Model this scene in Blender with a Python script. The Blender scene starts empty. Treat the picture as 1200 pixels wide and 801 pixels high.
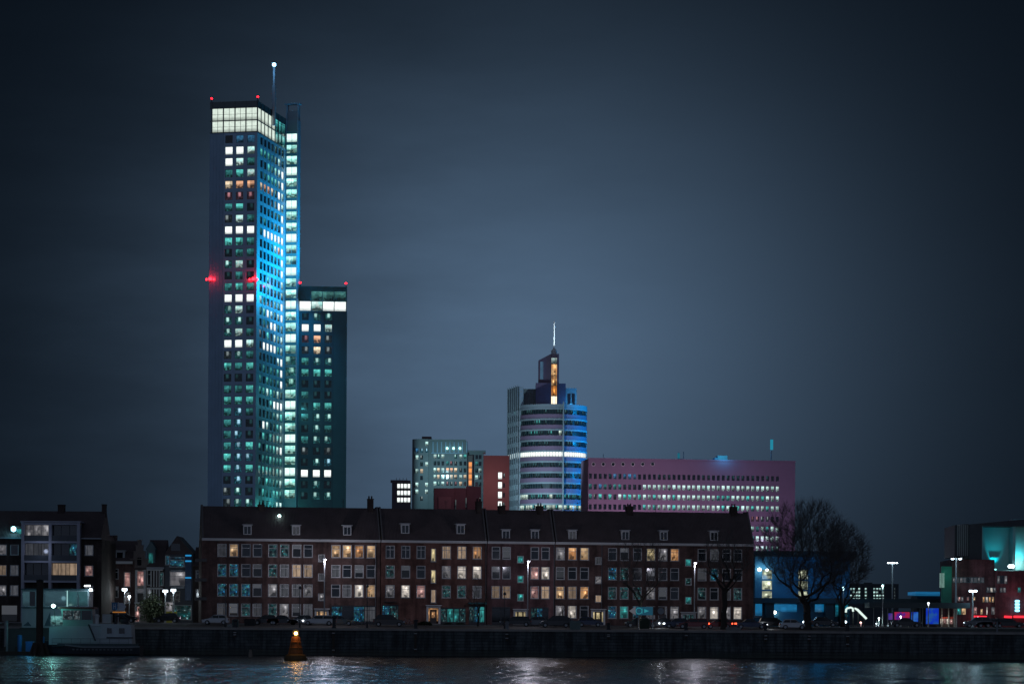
import bpy, math, random
from mathutils import Matrix, Vector
R = math.radians
rnd = random.Random(7)
scene = bpy.context.scene
COL = scene.collection

# ------------------------------------------------------------------ camera
EYE = 5.0            # metres above the river
F = 3068.0           # focal length in pixels of a 1200 px wide picture
CX, HZ = 600.0, 727.0
ROLL = R(0.35)
cam_d = bpy.data.cameras.new('camera')
cam_d.sensor_width = 36.0
cam_d.lens = F / 1200.0 * 36.0
cam_d.shift_y = (HZ - 400.5) / 1200.0
cam_d.clip_start, cam_d.clip_end = 1.0, 20000.0
cam = bpy.data.objects.new('camera', cam_d)
COL.objects.link(cam)
cam.matrix_world = Matrix.Translation((0, 0, EYE)) @ Matrix.Rotation(R(90), 4, 'X') @ Matrix.Rotation(ROLL, 4, 'Z')
scene.camera = cam

# ------------------------------------------------------------------ night sky
world = bpy.data.worlds.new('World'); scene.world = world
world.use_nodes = True
nt = world.node_tree; N = nt.nodes; L = nt.links
N.clear()
def wn(t, **k):
    n = N.new(t)
    for a, b in k.items(): setattr(n, a, b)
    return n
def wm(op, a, b=None, c=None):
    n = wn('ShaderNodeMath', operation=op)
    for i, x in enumerate((a, b, c)):
        if x is None: continue
        if isinstance(x, (int, float)): n.inputs[i].default_value = x
        else: L.new(x, n.inputs[i])
    return n.outputs[0]
tc = wn('ShaderNodeTexCoord'); sp = wn('ShaderNodeSeparateXYZ'); L.new(tc.outputs['Generated'], sp.inputs[0])
sky = wn('ShaderNodeTexSky', sky_type='NISHITA', sun_disc=False)
sky.sun_elevation = R(-8); sky.sun_rotation = R(200)
bg1 = wn('ShaderNodeBackground'); L.new(sky.outputs[0], bg1.inputs[0]); bg1.inputs[1].default_value = 0.05
# city glow on the low cloud: brightest over the centre ahead, a second broad glow over the city behind the camera
gx = wm('DIVIDE', sp.outputs[0], wm('MAXIMUM', sp.outputs[1], .02))
gz = wm('DIVIDE', sp.outputs[2], wm('MAXIMUM', sp.outputs[1], .02))
nz = wn('ShaderNodeTexNoise'); nz.inputs['Scale'].default_value = 11; nz.inputs['Detail'].default_value = 6; nz.inputs['Roughness'].default_value = .55
mp = wn('ShaderNodeMapping'); mp.inputs['Scale'].default_value = (1, 1, 3.4); L.new(tc.outputs['Generated'], mp.inputs[0]); L.new(mp.outputs[0], nz.inputs['Vector'])
dx = wm('DIVIDE', wm('ADD', gx, wm('MULTIPLY', wm('SUBTRACT', nz.outputs[0], .5), .03) ), 1.0)
a = wm('DIVIDE', wm('SUBTRACT', dx, .0037), .0729)
b = wm('DIVIDE', wm('SUBTRACT', gz, .0995), .0640)
g = wm('POWER', 2.71828, wm('MULTIPLY', wm('POWER', wm('ADD', wm('MULTIPLY', a, a), wm('MULTIPLY', b, b)), .86), -.5))
g = wm('MULTIPLY', g, wm('GREATER_THAN', sp.outputs[1], .02))
g = wm('MULTIPLY', g, wm('ADD', .76, wm('MULTIPLY', nz.outputs[0], .48)))
bg2 = wn('ShaderNodeBackground'); bg2.inputs[0].default_value = (.0745, .1260, .2000, 1); L.new(g, bg2.inputs[1])
bg3 = wn('ShaderNodeBackground'); bg3.inputs[0].default_value = (.0026, .0050, .0090, 1)
bk = wm('MULTIPLY', wm('MAXIMUM', wm('MULTIPLY', sp.outputs[1], -1), 0), wm('SUBTRACT', 1, wm('MAXIMUM', sp.outputs[2], 0)))
bg4 = wn('ShaderNodeBackground'); bg4.inputs[0].default_value = (.145, .185, .280, 1); L.new(bk, bg4.inputs[1])
s1 = wn('ShaderNodeAddShader'); s2 = wn('ShaderNodeAddShader'); s3 = wn('ShaderNodeAddShader')
L.new(bg1.outputs[0], s1.inputs[0]); L.new(bg2.outputs[0], s1.inputs[1])
L.new(bg3.outputs[0], s2.inputs[0]); L.new(bg4.outputs[0], s2.inputs[1])
L.new(s1.outputs[0], s3.inputs[0]); L.new(s2.outputs[0], s3.inputs[1])
wo = wn('ShaderNodeOutputWorld'); L.new(s3.outputs[0], wo.inputs[0])

# faint moon behind the cloud, the only sun lamp
sd = bpy.data.lights.new('moon', 'SUN'); sd.energy = .012; sd.angle = R(12); sd.color = (.75, .82, 1)
so = bpy.data.objects.new('moon', sd); COL.objects.link(so); so.rotation_euler = (R(52), 0, R(-25))

scene.view_settings.view_transform = 'Standard'
scene.view_settings.look = 'None'
scene.view_settings.exposure = 0.0
scene.view_settings.gamma = 1.0
scene.view_settings.use_curve_mapping = False
cy = scene.cycles
cy.use_denoising = True
cy.max_bounces = 5; cy.diffuse_bounces = 2; cy.glossy_bounces = 3; cy.transmission_bounces = 4
cy.sample_clamp_indirect = 2.0; cy.caustics_reflective = False; cy.caustics_refractive = False
cy.use_light_tree = True

# ------------------------------------------------------------------ measuring: picture point -> place in the world at a known distance
_c, _s = math.cos(ROLL), math.sin(ROLL)
def unroll(px, py):
    du, dv = px - CX, py - HZ
    return (du * _c + dv * _s) / F, (-du * _s + dv * _c) / F
def P(px, py, Y):
    u, v = unroll(px, py)
    return Vector((u * Y, Y, EYE - v * Y))
class Face:
    """vertical plane: s runs left to right along it, y goes into the building"""
    def __init__(self, x, y, ang, z0):
        self.o = Vector((x, y)); self.a = ang; self.z0 = z0
        self.u = Vector((math.cos(ang), math.sin(ang)))
        self.M = Matrix.Translation((x, y, z0)) @ Matrix.Rotation(ang, 4, 'Z')
    def sz(self, px, py=700):
        a, v = unroll(px, py)
        s = (a * self.o.y - self.o.x) / (self.u.x - a * self.u.y)      # o + s u = t (a,1)
        t = self.o.y + s * self.u.y
        return s, EYE - v * t - self.z0
    def s(self, px, py=700): return self.sz(px, py)[0]
    def z(self, px, py): return self.sz(px, py)[1]
    def at(self, s, y=0):
        n = Vector((-self.u.y, self.u.x))
        return self.o + self.u * s + n * y
    def moved(self, s, y=0, dang=0):
        p = self.at(s, y)
        return Face(p.x, p.y, self.a + dang, self.z0)
def face(px, Y, ang, z0, py=700):
    p = P(px, py, Y)
    return Face(p.x, p.y, ang, z0)

# ------------------------------------------------------------------ mesh building
class MB:
    def __init__(self): self.v = []; self.f = []; self.m = []; self.uv = []
    def face(self, pts, mi=0, uv=None):
        i = len(self.v); self.v += [tuple(p) for p in pts]
        self.f.append(tuple(range(i, i + len(pts)))); self.m.append(mi); self.uv.append(uv)
    def quad(self, x0, x1, y, z0, z1, mi=0, k=0):           # faces -y, uv 0..1 (k: seed)
        self.face([(x0, y, z0), (x1, y, z0), (x1, y, z1), (x0, y, z1)], mi, [(k, 0), (k + .999, 0), (k + .999, 1), (k, 1)])
    def box(self, x0, x1, y0, y1, z0, z1, mi=0):
        i = len(self.v)
        self.v += [(x0, y0, z0), (x1, y0, z0), (x1, y1, z0), (x0, y1, z0), (x0, y0, z1), (x1, y0, z1), (x1, y1, z1), (x0, y1, z1)]
        for q in ((0, 1, 5, 4), (1, 2, 6, 5), (2, 3, 7, 6), (3, 0, 4, 7), (4, 5, 6, 7), (3, 2, 1, 0)):
            self.f.append(tuple(i + j for j in q)); self.m.append(mi)
            self.uv.append([(0, 0), (.999, 0), (.999, 1), (0, 1)])
    def tube(self, pts, rad, n=6, mi=0, cap=True):
        pts = [Vector(p) for p in pts]
        if isinstance(rad, (int, float)): rad = [rad] * len(pts)
        i0 = len(self.v); ref = None
        for k, p in enumerate(pts):
            d = (pts[min(k + 1, len(pts) - 1)] - pts[max(k - 1, 0)])
            if d.length < 1e-9: d = Vector((0, 0, 1))
            d.normalize()
            if ref is None: ref = Vector((1, 0, 0)) if abs(d.x) < .8 else Vector((0, 1, 0))
            e = (ref - d * ref.dot(d)).normalized(); g = d.cross(e); ref = e
            for j in range(n):
                t = 2 * math.pi * j / n
                q = p + (e * math.cos(t) + g * math.sin(t)) * rad[k]
                self.v.append(tuple(q))
        for k in range(len(pts) - 1):
            for j in range(n):
                a = i0 + k * n + j; b = i0 + k * n + (j + 1) % n
                self.f.append((a, b, b + n, a + n)); self.m.append(mi); self.uv.append(None)
        if cap:
            self.f.append(tuple(i0 + j for j in range(n))[::-1]); self.m.append(mi); self.uv.append(None)
            self.f.append(tuple(i0 + (len(pts) - 1) * n + j for j in range(n))); self.m.append(mi); self.uv.append(None)
    def lathe(self, prof, n=12, mi=0, c=(0, 0, 0), cap=True):
        i0 = len(self.v)
        for r, z in prof:
            for j in range(n):
                t = 2 * math.pi * j / n
                self.v.append((c[0] + r * math.cos(t), c[1] + r * math.sin(t), c[2] + z))
        for k in range(len(prof) - 1):
            for j in range(n):
                a = i0 + k * n + j; b = i0 + k * n + (j + 1) % n
                self.f.append((a, b, b + n, a + n)); self.m.append(mi); self.uv.append(None)
        if cap:
            self.f.append(tuple(i0 + j for j in range(n))[::-1]); self.m.append(mi); self.uv.append(None)
            self.f.append(tuple(i0 + (len(prof) - 1) * n + j for j in range(n))); self.m.append(mi); self.uv.append(None)
    def prism(self, poly, y0, y1, mi=0, inset0=None):        # polygon in x,z (counter-clockwise seen from -y), extruded along y
        self.face([(x, y0, z) for x, z in poly], mi)
        self.face([(x, y1, z) for x, z in reversed(poly)], mi)
        for k in range(len(poly)):
            (xa, za), (xb, zb) = poly[k], poly[(k + 1) % len(poly)]
            self.face([(xb, y0, zb), (xa, y0, za), (xa, y1, za), (xb, y1, zb)], mi)
    def loftx(self, rings, mi=0, caps=True):                 # rings of equal length, joined in order
        i0 = len(self.v); n = len(rings[0])
        for r in rings: self.v += [tuple(p) for p in r]
        for k in range(len(rings) - 1):
            for j in range(n):
                a = i0 + k * n + j; b = i0 + k * n + (j + 1) % n
                self.f.append((a, b, b + n, a + n)); self.m.append(mi); self.uv.append(None)
        if caps:
            self.f.append(tuple(i0 + j for j in range(n))[::-1]); self.m.append(mi); self.uv.append(None)
            self.f.append(tuple(i0 + (len(rings) - 1) * n + j for j in range(n))); self.m.append(mi); self.uv.append(None)
    def wall(self, s0, s1, z0, z1, holes, y=0, reveal=.14, mi=0):
        xs = sorted({s0, s1, *[max(s0, min(s1, h[i])) for h in holes for i in (0, 1)]})
        zs = sorted({z0, z1, *[max(z0, min(z1, h[i])) for h in holes for i in (2, 3)]})
        for i in range(len(xs) - 1):
            for j in range(len(zs) - 1):
                cx, cz = (xs[i] + xs[i + 1]) / 2, (zs[j] + zs[j + 1]) / 2
                if any(h[0] < cx < h[1] and h[2] < cz < h[3] for h in holes): continue
                self.quad(xs[i], xs[i + 1], y, zs[j], zs[j + 1], mi)
        for a, b, c, d in holes:
            e = y + reveal
            self.face([(a, y, c), (a, e, c), (a, e, d), (a, y, d)], mi)
            self.face([(b, e, c), (b, y, c), (b, y, d), (b, e, d)], mi)
            self.face([(a, y, d), (a, e, d), (b, e, d), (b, y, d)], mi)
            self.face([(a, e, c), (a, y, c), (b, y, c), (b, e, c)], mi)
    def mesh(self, name, mats):
        me = bpy.data.meshes.new(name)
        me.from_pydata(self.v, [], self.f)
        ms = mats if isinstance(mats, (list, tuple)) else [mats]
        for m in ms: me.materials.append(m)
        me.polygons.foreach_set('material_index', self.m)
        if any(u is not None for u in self.uv):
            lay = me.uv_layers.new(name='UVMap'); flat = []
            for f, u in zip(self.f, self.uv):
                for j in range(len(f)): flat += (u[j] if u is not None else (0, 0))
            lay.data.foreach_set('uv', flat)
        me.update()
        return me
    def build(self, name, mats, parent=None, M=None, smooth=False):
        me = self.mesh(name, mats)
        if smooth: me.polygons.foreach_set('use_smooth', [True] * len(me.polygons))
        return link(name, me, parent, M)
def link(name, me, parent=None, M=None):
    o = bpy.data.objects.new(name, me); COL.objects.link(o)
    if parent is not None: o.parent = parent
    if M is not None: o.matrix_basis = M
    return o
def tag(o, label=None, cat=None, group=None, kind=None):
    if label: o['label'] = label
    if cat: o['category'] = cat
    if group: o['group'] = group
    if kind: o['kind'] = kind
    return o
def thing(name, label, cat, M=None, group=None):
    o = bpy.data.objects.new(name, None); COL.objects.link(o)
    o.empty_display_size = .5
    if M is not None: o.matrix_basis = M
    return tag(o, label, cat, group)
def copy_tree(o, parent=None):
    c = o.copy(); COL.objects.link(c)
    if parent is not None: c.parent = parent
    for ch in list(o.children): copy_tree(ch, c)
    return c
T = Matrix.Translation
def RZ(a): return Matrix.Rotation(a, 4, 'Z')
def lamp(kind, loc, power, color, parent=None, radius=.3, aim=None, cone=None, blend=.6, name='lamp_light'):
    d = bpy.data.lights.new(name, kind); d.energy = power; d.color = color
    d.shadow_soft_size = radius
    if kind == 'SPOT': d.spot_size = cone; d.spot_blend = blend
    o = bpy.data.objects.new(name, d); COL.objects.link(o)
    M = T(Vector(loc))
    if aim is not None:
        M = M @ (Vector(aim) - Vector(loc)).to_track_quat('-Z', 'Y').to_matrix().to_4x4()
    if parent is not None:
        o.parent = parent
        M = parent.matrix_basis.inverted() @ M
    o.matrix_basis = M
    return o

# ------------------------------------------------------------------ materials
MATS = {}
def lin(c):                                    # 0-255 display colour -> linear
    return tuple((x / 255 / 12.92) if x / 255 <= .04045 else ((x / 255 + .055) / 1.055) ** 2.4 for x in c)
class NT:
    def __init__(self, name):
        self.mat = bpy.data.materials.new(name); self.mat.use_nodes = True
        self.t = self.mat.node_tree; self.t.nodes.clear()
        self.out = self.n('ShaderNodeOutputMaterial')
    def n(self, ty, **k):
        x = self.t.nodes.new(ty)
        for a, b in k.items(): setattr(x, a, b)
        return x
    def l(self, a, b): self.t.links.new(a, b)
    def set(self, inp, v):
        if isinstance(v, (int, float)): inp.default_value = v
        elif isinstance(v, tuple): inp.default_value = v if len(v) == len(inp.default_value) else (*v, 1)
        else: self.l(v, inp)
    def m(self, op, a, b=None, c=None, clamp=False):
        x = self.n('ShaderNodeMath', operation=op); x.use_clamp = clamp
        for i, v in enumerate((a, b, c)):
            if v is not None: self.set(x.inputs[i], v)
        return x.outputs[0]
    def smooth(self, v, lo, hi):
        x = self.n('ShaderNodeMapRange', interpolation_type='SMOOTHSTEP')
        self.set(x.inputs[0], v); x.inputs[1].default_value = lo; x.inputs[2].default_value = hi
        return x.outputs[0]
    def comb(self, a, b, c):
        x = self.n('ShaderNodeCombineXYZ')
        for i, v in enumerate((a, b, c)): self.set(x.inputs[i], v)
        return x.outputs[0]
    def noise(self, vec, scale, detail=2, rough=.5):
        x = self.n('ShaderNodeTexNoise'); self.l(vec, x.inputs['Vector'])
        x.inputs['Scale'].default_value = scale; x.inputs['Detail'].default_value = detail; x.inputs['Roughness'].default_value = rough
        return x.outputs[0]
    def mix(self, f, a, b):
        x = self.n('ShaderNodeMix', data_type='RGBA')
        self.set(x.inputs[0], f); self.set(x.inputs[6], a); self.set(x.inputs[7], b)
        return x.outputs[2]
    def mul(self, col, v):
        x = self.n('ShaderNodeVectorMath', operation='SCALE')
        self.set(x.inputs[0], col); self.set(x.inputs[3], v)
        return x.outputs[0]
    def bsdf(self, **k):
        b = self.n('ShaderNodeBsdfPrincipled')
        for a, v in k.items(): self.set(b.inputs[a.replace('_', ' ')], v)
        self.l(b.outputs[0], self.out.inputs[0])
        return b
def surface(name, col, rough=.7, var=.25, scale=1.5, metal=0, bump=0, bscale=20, spec=.4):
    if name in MATS: return MATS[name]
    t = NT(name); tc = t.n('ShaderNodeTexCoord')
    n1 = t.noise(tc.outputs['Object'], scale, 4, .6)
    f = t.m('MULTIPLY_ADD', n1, 2 * var, 1 - var)
    c = t.mul(tuple(col), f)
    b = t.bsdf(Base_Color=c, Roughness=rough, Metallic=metal)
    b.inputs['Specular IOR Level'].default_value = spec
    if bump:
        n2 = t.noise(tc.outputs['Object'], bscale, 3)
        bp = t.n('ShaderNodeBump'); bp.inputs['Strength'].default_value = bump; bp.inputs['Distance'].default_value = .03
        t.l(n2, bp.inputs['Height']); t.l(bp.outputs[0], b.inputs['Normal'])
    MATS[name] = t.mat; return t.mat
def brick(name, col, mortar=None, scale=1.0):
    if name in MATS: return MATS[name]
    t = NT(name); tc = t.n('ShaderNodeTexCoord')
    sp = t.n('ShaderNodeSeparateXYZ'); t.l(tc.outputs['Object'], sp.inputs[0])
    v = t.comb(t.m('ADD', sp.outputs[0], sp.outputs[1]), sp.outputs[2], 0)
    br = t.n('ShaderNodeTexBrick'); t.l(v, br.inputs['Vector'])
    br.inputs['Scale'].default_value = 1.0
    br.inputs['Brick Width'].default_value = .22 * scale; br.inputs['Row Height'].default_value = .075 * scale; br.inputs['Mortar Size'].default_value = .008 * scale
    br.inputs['Color1'].default_value = (*col, 1); br.inputs['Color2'].default_value = (*[x * .72 for x in col], 1)
    br.inputs['Mortar'].default_value = (*(mortar or [x * .8 + .03 for x in col]), 1)
    n1 = t.noise(tc.outputs['Object'], .35, 5, .65)
    n2 = t.noise(t.comb(t.m('MULTIPLY', t.m('ADD', sp.outputs[0], sp.outputs[1]), 1.2), t.m('MULTIPLY', sp.outputs[2], .12), 0), 1.0, 4, .6)
    f = t.m('MULTIPLY', t.m('MULTIPLY_ADD', t.smooth(n1, .3, .7), .9, .55), t.m('MULTIPLY_ADD', t.smooth(n2, .3, .7), .7, .65))
    b = t.bsdf(Base_Color=t.mul(br.outputs[0], f), Roughness=.85)
    b.inputs['Specular IOR Level'].default_value = .25
    MATS[name] = t.mat; return t.mat
def tiles(name, col):
    if name in MATS: return MATS[name]
    t = NT(name); tc = t.n('ShaderNodeTexCoord')
    w = t.n('ShaderNodeTexWave', wave_type='BANDS', bands_direction='X'); t.l(tc.outputs['Object'], w.inputs['Vector']); w.inputs['Scale'].default_value = 1.4
    w2 = t.n('ShaderNodeTexWave', wave_type='BANDS', bands_direction='Z', wave_profile='SAW'); t.l(tc.outputs['Object'], w2.inputs['Vector']); w2.inputs['Scale'].default_value = 1.1
    n1 = t.noise(tc.outputs['Object'], .5, 5, .65)
    b = t.bsdf(Base_Color=t.mul(tuple(col), t.m('MULTIPLY_ADD', n1, 1.1, .45)), Roughness=.75)
    bp = t.n('ShaderNodeBump'); bp.inputs['Strength'].default_value = .6; bp.inputs['Distance'].default_value = .05
    t.l(t.m('ADD', w.outputs['Fac'], w2.outputs['Fac']), bp.inputs['Height']); t.l(bp.outputs[0], b.inputs['Normal'])
    MATS[name] = t.mat; return t.mat
def glow(name, col, strength):
    if name in MATS: return MATS[name]
    t = NT(name); e = t.n('ShaderNodeEmission'); e.inputs[0].default_value = (*col, 1); e.inputs[1].default_value = strength
    t.l(e.outputs[0], t.out.inputs[0])
    t.mat.cycles.emission_sampling = 'NONE'
    MATS[name] = t.mat; return t.mat
def lit(name, col, strength, kind='home', col2=None):
    """window with a lit room behind it; the room's look comes from its UV and a random seed per window"""
    if name in MATS: return MATS[name]
    t = NT(name)
    uvn = t.n('ShaderNodeUVMap'); sp = t.n('ShaderNodeSeparateXYZ'); t.l(uvn.outputs[0], sp.inputs[0])
    oi = t.n('ShaderNodeObjectInfo')
    u = t.m('FRACT', sp.outputs[0]); v = sp.outputs[1]
    seed = t.m('MULTIPLY_ADD', oi.outputs['Random'], 83.0, t.m('MULTIPLY', t.m('FLOOR', sp.outputs[0]), 3.37))
    r1 = t.m('FRACT', t.m('MULTIPLY', seed, 1.713)); r2 = t.m('FRACT', t.m('MULTIPLY', seed, 2.931)); r3 = t.m('FRACT', t.m('MULTIPLY', seed, .577))
    c = tuple(col); c2 = tuple(col2 or col)
    def blocks(su, sv, off, rnds=1.0):           # boxy things in the room: shelves, pictures, screens, people
        vo = t.n('ShaderNodeTexVoronoi', feature='F1', distance='CHEBYCHEV'); vo.inputs['Scale'].default_value = 1; vo.inputs['Randomness'].default_value = rnds
        t.l(t.comb(t.m('ADD', t.m('MULTIPLY', u, su), t.m('MULTIPLY', seed, off)), t.m('MULTIPLY', v, sv), t.m('MULTIPLY', seed, off * .37)), vo.inputs['Vector'])
        cs = t.n('ShaderNodeSeparateColor'); t.l(vo.outputs['Color'], cs.inputs[0]); return cs
    if kind == 'home':
        bk = blocks(3.2, 3.6, 7.3)
        folds = t.noise(t.comb(t.m('MULTIPLY', u, 13), t.m('MULTIPLY', v, .7), seed), 1.0, 2)
        cm = t.smooth(t.m('ABSOLUTE', t.m('SUBTRACT', u, t.m('MULTIPLY_ADD', r1, .3, .35))), t.m('MULTIPLY_ADD', r2, .22, .12), .40) if False else t.smooth(t.m('ABSOLUTE', t.m('SUBTRACT', u, t.m('MULTIPLY_ADD', r1, .3, .35))), .24, .34)
        low = t.m('SUBTRACT', 1, t.smooth(v, .25, .62))
        dark = t.m('MULTIPLY', t.m('GREATER_THAN', bk.outputs[0], .48), t.m('MULTIPLY_ADD', low, .55, .28))
        room = t.m('MULTIPLY', t.m('SUBTRACT', 1, dark), t.m('MULTIPLY_ADD', v, .55, .40))
        ddx = t.m('SUBTRACT', u, t.m('MULTIPLY_ADD', r2, .5, .25)); ddy = t.m('SUBTRACT', v, t.m('MULTIPLY_ADD', r3, .45, .35))
        d2 = t.m('ADD', t.m('MULTIPLY', ddx, ddx), t.m('MULTIPLY', ddy, ddy))
        bulb = t.m('MULTIPLY', t.m('POWER', 2.718, t.m('MULTIPLY', d2, -70)), t.m('MULTIPLY', r1, 2.6))
        drape = t.m('MULTIPLY_ADD', folds, 1.0, .0)
        val = t.m('ADD', t.m('ADD', t.m('MULTIPLY', room, t.m('SUBTRACT', 1, t.m('MULTIPLY', cm, .85))), t.m('MULTIPLY', drape, t.m('MULTIPLY', cm, .75))), bulb)
        blind = t.m('MULTIPLY', t.m('GREATER_THAN', v, t.m('MULTIPLY_ADD', r3, .5, .62)), .45)       # roller blind part way down
        val = t.m('MULTIPLY', t.m('ADD', val, .03), t.m('SUBTRACT', 1, blind))
        val = t.m('MULTIPLY', val, t.m('MULTIPLY_ADD', r2, .7, .6))
        cc = t.mix(t.m('MULTIPLY', bk.outputs[1], .8), c, c2)
    elif kind == 'office':
        bk = blocks(4.0, 4.6, 5.1)
        strip = t.m('MULTIPLY', t.smooth(t.m('SINE', t.m('MULTIPLY_ADD', v, 34, t.m('MULTIPLY', seed, 3))), .2, .9), t.smooth(v, .58, .7))
        low = t.m('SUBTRACT', 1, t.smooth(v, .28, .55))
        dark = t.m('MULTIPLY', t.m('GREATER_THAN', bk.outputs[0], .45), t.m('MULTIPLY_ADD', low, .6, .22))
        half = t.m('MULTIPLY', t.m('MULTIPLY', t.m('GREATER_THAN', r1, .55), t.m('GREATER_THAN', u, t.m('MULTIPLY_ADD', r2, .4, .3))), .55)
        val = t.m('MULTIPLY', t.m('MULTIPLY', t.m('SUBTRACT', 1, dark), t.m('MULTIPLY_ADD', t.smooth(v, .1, .8), .6, .35)), t.m('SUBTRACT', 1, half))
        val = t.m('MULTIPLY', t.m('MULTIPLY_ADD', strip, .7, val), t.m('MULTIPLY_ADD', r3, .75, .6))
        cc = t.mix(t.m('MULTIPLY', bk.outputs[1], .75), c, c2)
    elif kind == 'blind':                       # unlit room, pale roller blind part way down
        edge = t.m('GREATER_THAN', v, t.m('MULTIPLY_ADD', r1, .7, .05))
        val = t.m('MULTIPLY', edge, t.m('MULTIPLY_ADD', r2, .9, .35)); val = t.m('ADD', val, .05); cc = c
    elif kind == 'part':                        # only one lamp on in the back of the room
        n1 = t.noise(t.comb(t.m('MULTIPLY', u, 2.4), t.m('MULTIPLY', v, 2.2), seed), 2.0, 3, .7)
        x0 = t.m('MULTIPLY_ADD', r1, .5, .2)
        blot = t.m('MULTIPLY', t.m('SUBTRACT', 1, t.smooth(t.m('ABSOLUTE', t.m('SUBTRACT', u, x0)), .08, .3)), t.smooth(v, .25, .6))
        val = t.m('ADD', t.m('MULTIPLY', t.smooth(n1, .42, .75), .55), t.m('MULTIPLY', blot, t.m('MULTIPLY_ADD', r2, .9, .25)))
        val = t.m('ADD', val, .05)
        cc = t.mix(blot, c2, c)
    elif kind == 'spark':                       # dark room, reflected decoration lights put in as small glowing dots
        vo = t.n('ShaderNodeTexVoronoi', feature='F1'); vo.inputs['Scale'].default_value = 1
        t.l(t.comb(t.m('ADD', t.m('MULTIPLY', u, 6), t.m('MULTIPLY', seed, 17)), t.m('MULTIPLY', v, 9), 0), vo.inputs['Vector'])
        n1 = t.noise(t.comb(t.m('MULTIPLY', u, 2), t.m('MULTIPLY', v, 2), seed), 1.5, 2)
        cs = t.n('ShaderNodeSeparateColor'); t.l(vo.outputs['Color'], cs.inputs[0])
        dots = t.m('MULTIPLY', t.m('SUBTRACT', 1, t.smooth(vo.outputs['Distance'], .12, .36)), t.m('MULTIPLY', t.m('POWER', cs.outputs[0], 2), t.smooth(n1, .42, .62)))
        val = t.m('ADD', t.m('MULTIPLY', dots, 2.2), t.m('MULTIPLY', t.smooth(n1, .3, .75), .16))
        cc = t.mix(t.smooth(cs.outputs[1], .3, .9), c, c2)
    elif kind == 'curtain':
        folds = t.noise(t.comb(t.m('MULTIPLY', u, 16), t.m('MULTIPLY', v, .8), seed), 1.0, 2)
        n1 = t.noise(t.comb(u, v, seed), 2.3, 3, .6)
        gap = t.smooth(t.m('ABSOLUTE', t.m('SUBTRACT', u, t.m('MULTIPLY_ADD', r1, .5, .25))), .02, .09)
        val = t.m('MULTIPLY', t.m('MULTIPLY', t.m('MULTIPLY_ADD', folds, .9, .15), t.m('MULTIPLY_ADD', n1, 1.2, .2)), t.m('MULTIPLY', t.m('MULTIPLY_ADD', gap, .6, .4), t.m('MULTIPLY_ADD', r3, .9, .5)))
        cc = c
    else:                                       # 'full' evenly lit
        n1 = t.noise(t.comb(t.m('MULTIPLY', u, 3), t.m('MULTIPLY', v, 3), seed), 1.5, 3, .6)
        val = t.m('MULTIPLY', t.m('MULTIPLY_ADD', n1, .8, .55), t.m('MULTIPLY_ADD', t.smooth(v, .05, .4), .5, .5))
        cc = c
    b = t.bsdf(Base_Color=(.012, .014, .016), Roughness=.12, Emission_Color=cc, Emission_Strength=t.m('MULTIPLY', val, strength))
    t.mat.cycles.emission_sampling = 'NONE'
    MATS[name] = t.mat; return t.mat
def glass(name='dark_glass', col=(.012, .018, .022), rough=.06):
    if name in MATS: return MATS[name]
    t = NT(name); tc = t.n('ShaderNodeTexCoord')
    n1 = t.noise(tc.outputs['Object'], .8, 2)
    b = t.bsdf(Base_Color=tuple(col), Roughness=t.m('MULTIPLY_ADD', n1, .1, rough))
    b.inputs['IOR'].default_value = 1.6
    MATS[name] = t.mat; return t.mat

white_paint = surface('white_paint', (.62, .62, .62), .55, .12, 3)
grey_paint = surface('grey_paint', (.35, .37, .40), .6, .15, 2)
dark_metal = surface('dark_metal', (.05, .055, .06), .5, .3, 3, metal=.4)
steel = surface('galvanised_steel', (.36, .38, .40), .45, .2, 4, metal=.6)
black_rubber = surface('black_rubber', (.02, .02, .022), .8, .3, 8)
concrete = surface('concrete', (.26, .25, .24), .85, .35, .7, bump=.3)
dark_wood = surface('dark_timber', (.05, .04, .032), .85, .4, 2, bump=.4)
dglass = glass()
# window states
S = {
 'w': lit('window_warm', (1, .70, .40), .78, 'home', (.75, .38, .16)),
 'o': lit('window_orange', (1, .55, .25), .72, 'home', (.6, .22, .06)),
 't': lit('window_tan', (.85, .60, .40), .55, 'curtain'),
 'y': lit('window_yellow', (1, .82, .42), .85, 'home', (.5, .4, .25)),
 'W': lit('window_white', (1, .90, .78), .95, 'home', (.45, .40, .38)),
 'g': lit('window_grey_white', (.62, .60, .62), .42, 'home', (.20, .19, .22)),
 'G': lit('window_dim_grey', (.40, .42, .48), .20, 'curtain'),
 'p': lit('window_pink', (.95, .58, .52), .62, 'home', (.4, .12, .14)),
 's': lit('window_blue_glints', (.05, .45, 1), .80, 'spark', (.15, .95, 1)),
 'q': lit('window_teal_glints', (.08, .65, .70), .46, 'spark', (.55, .9, .9)),
 'T': lit('window_teal', (.10, .80, .75), .42, 'home', (.02, .2, .24)),
 'd': glass('window_dark', (.010, .014, .018), .08),
}
S['k'] = S['d']
S['b'] = lit('window_blind', (.42, .45, .52), .13, 'blind')
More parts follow.
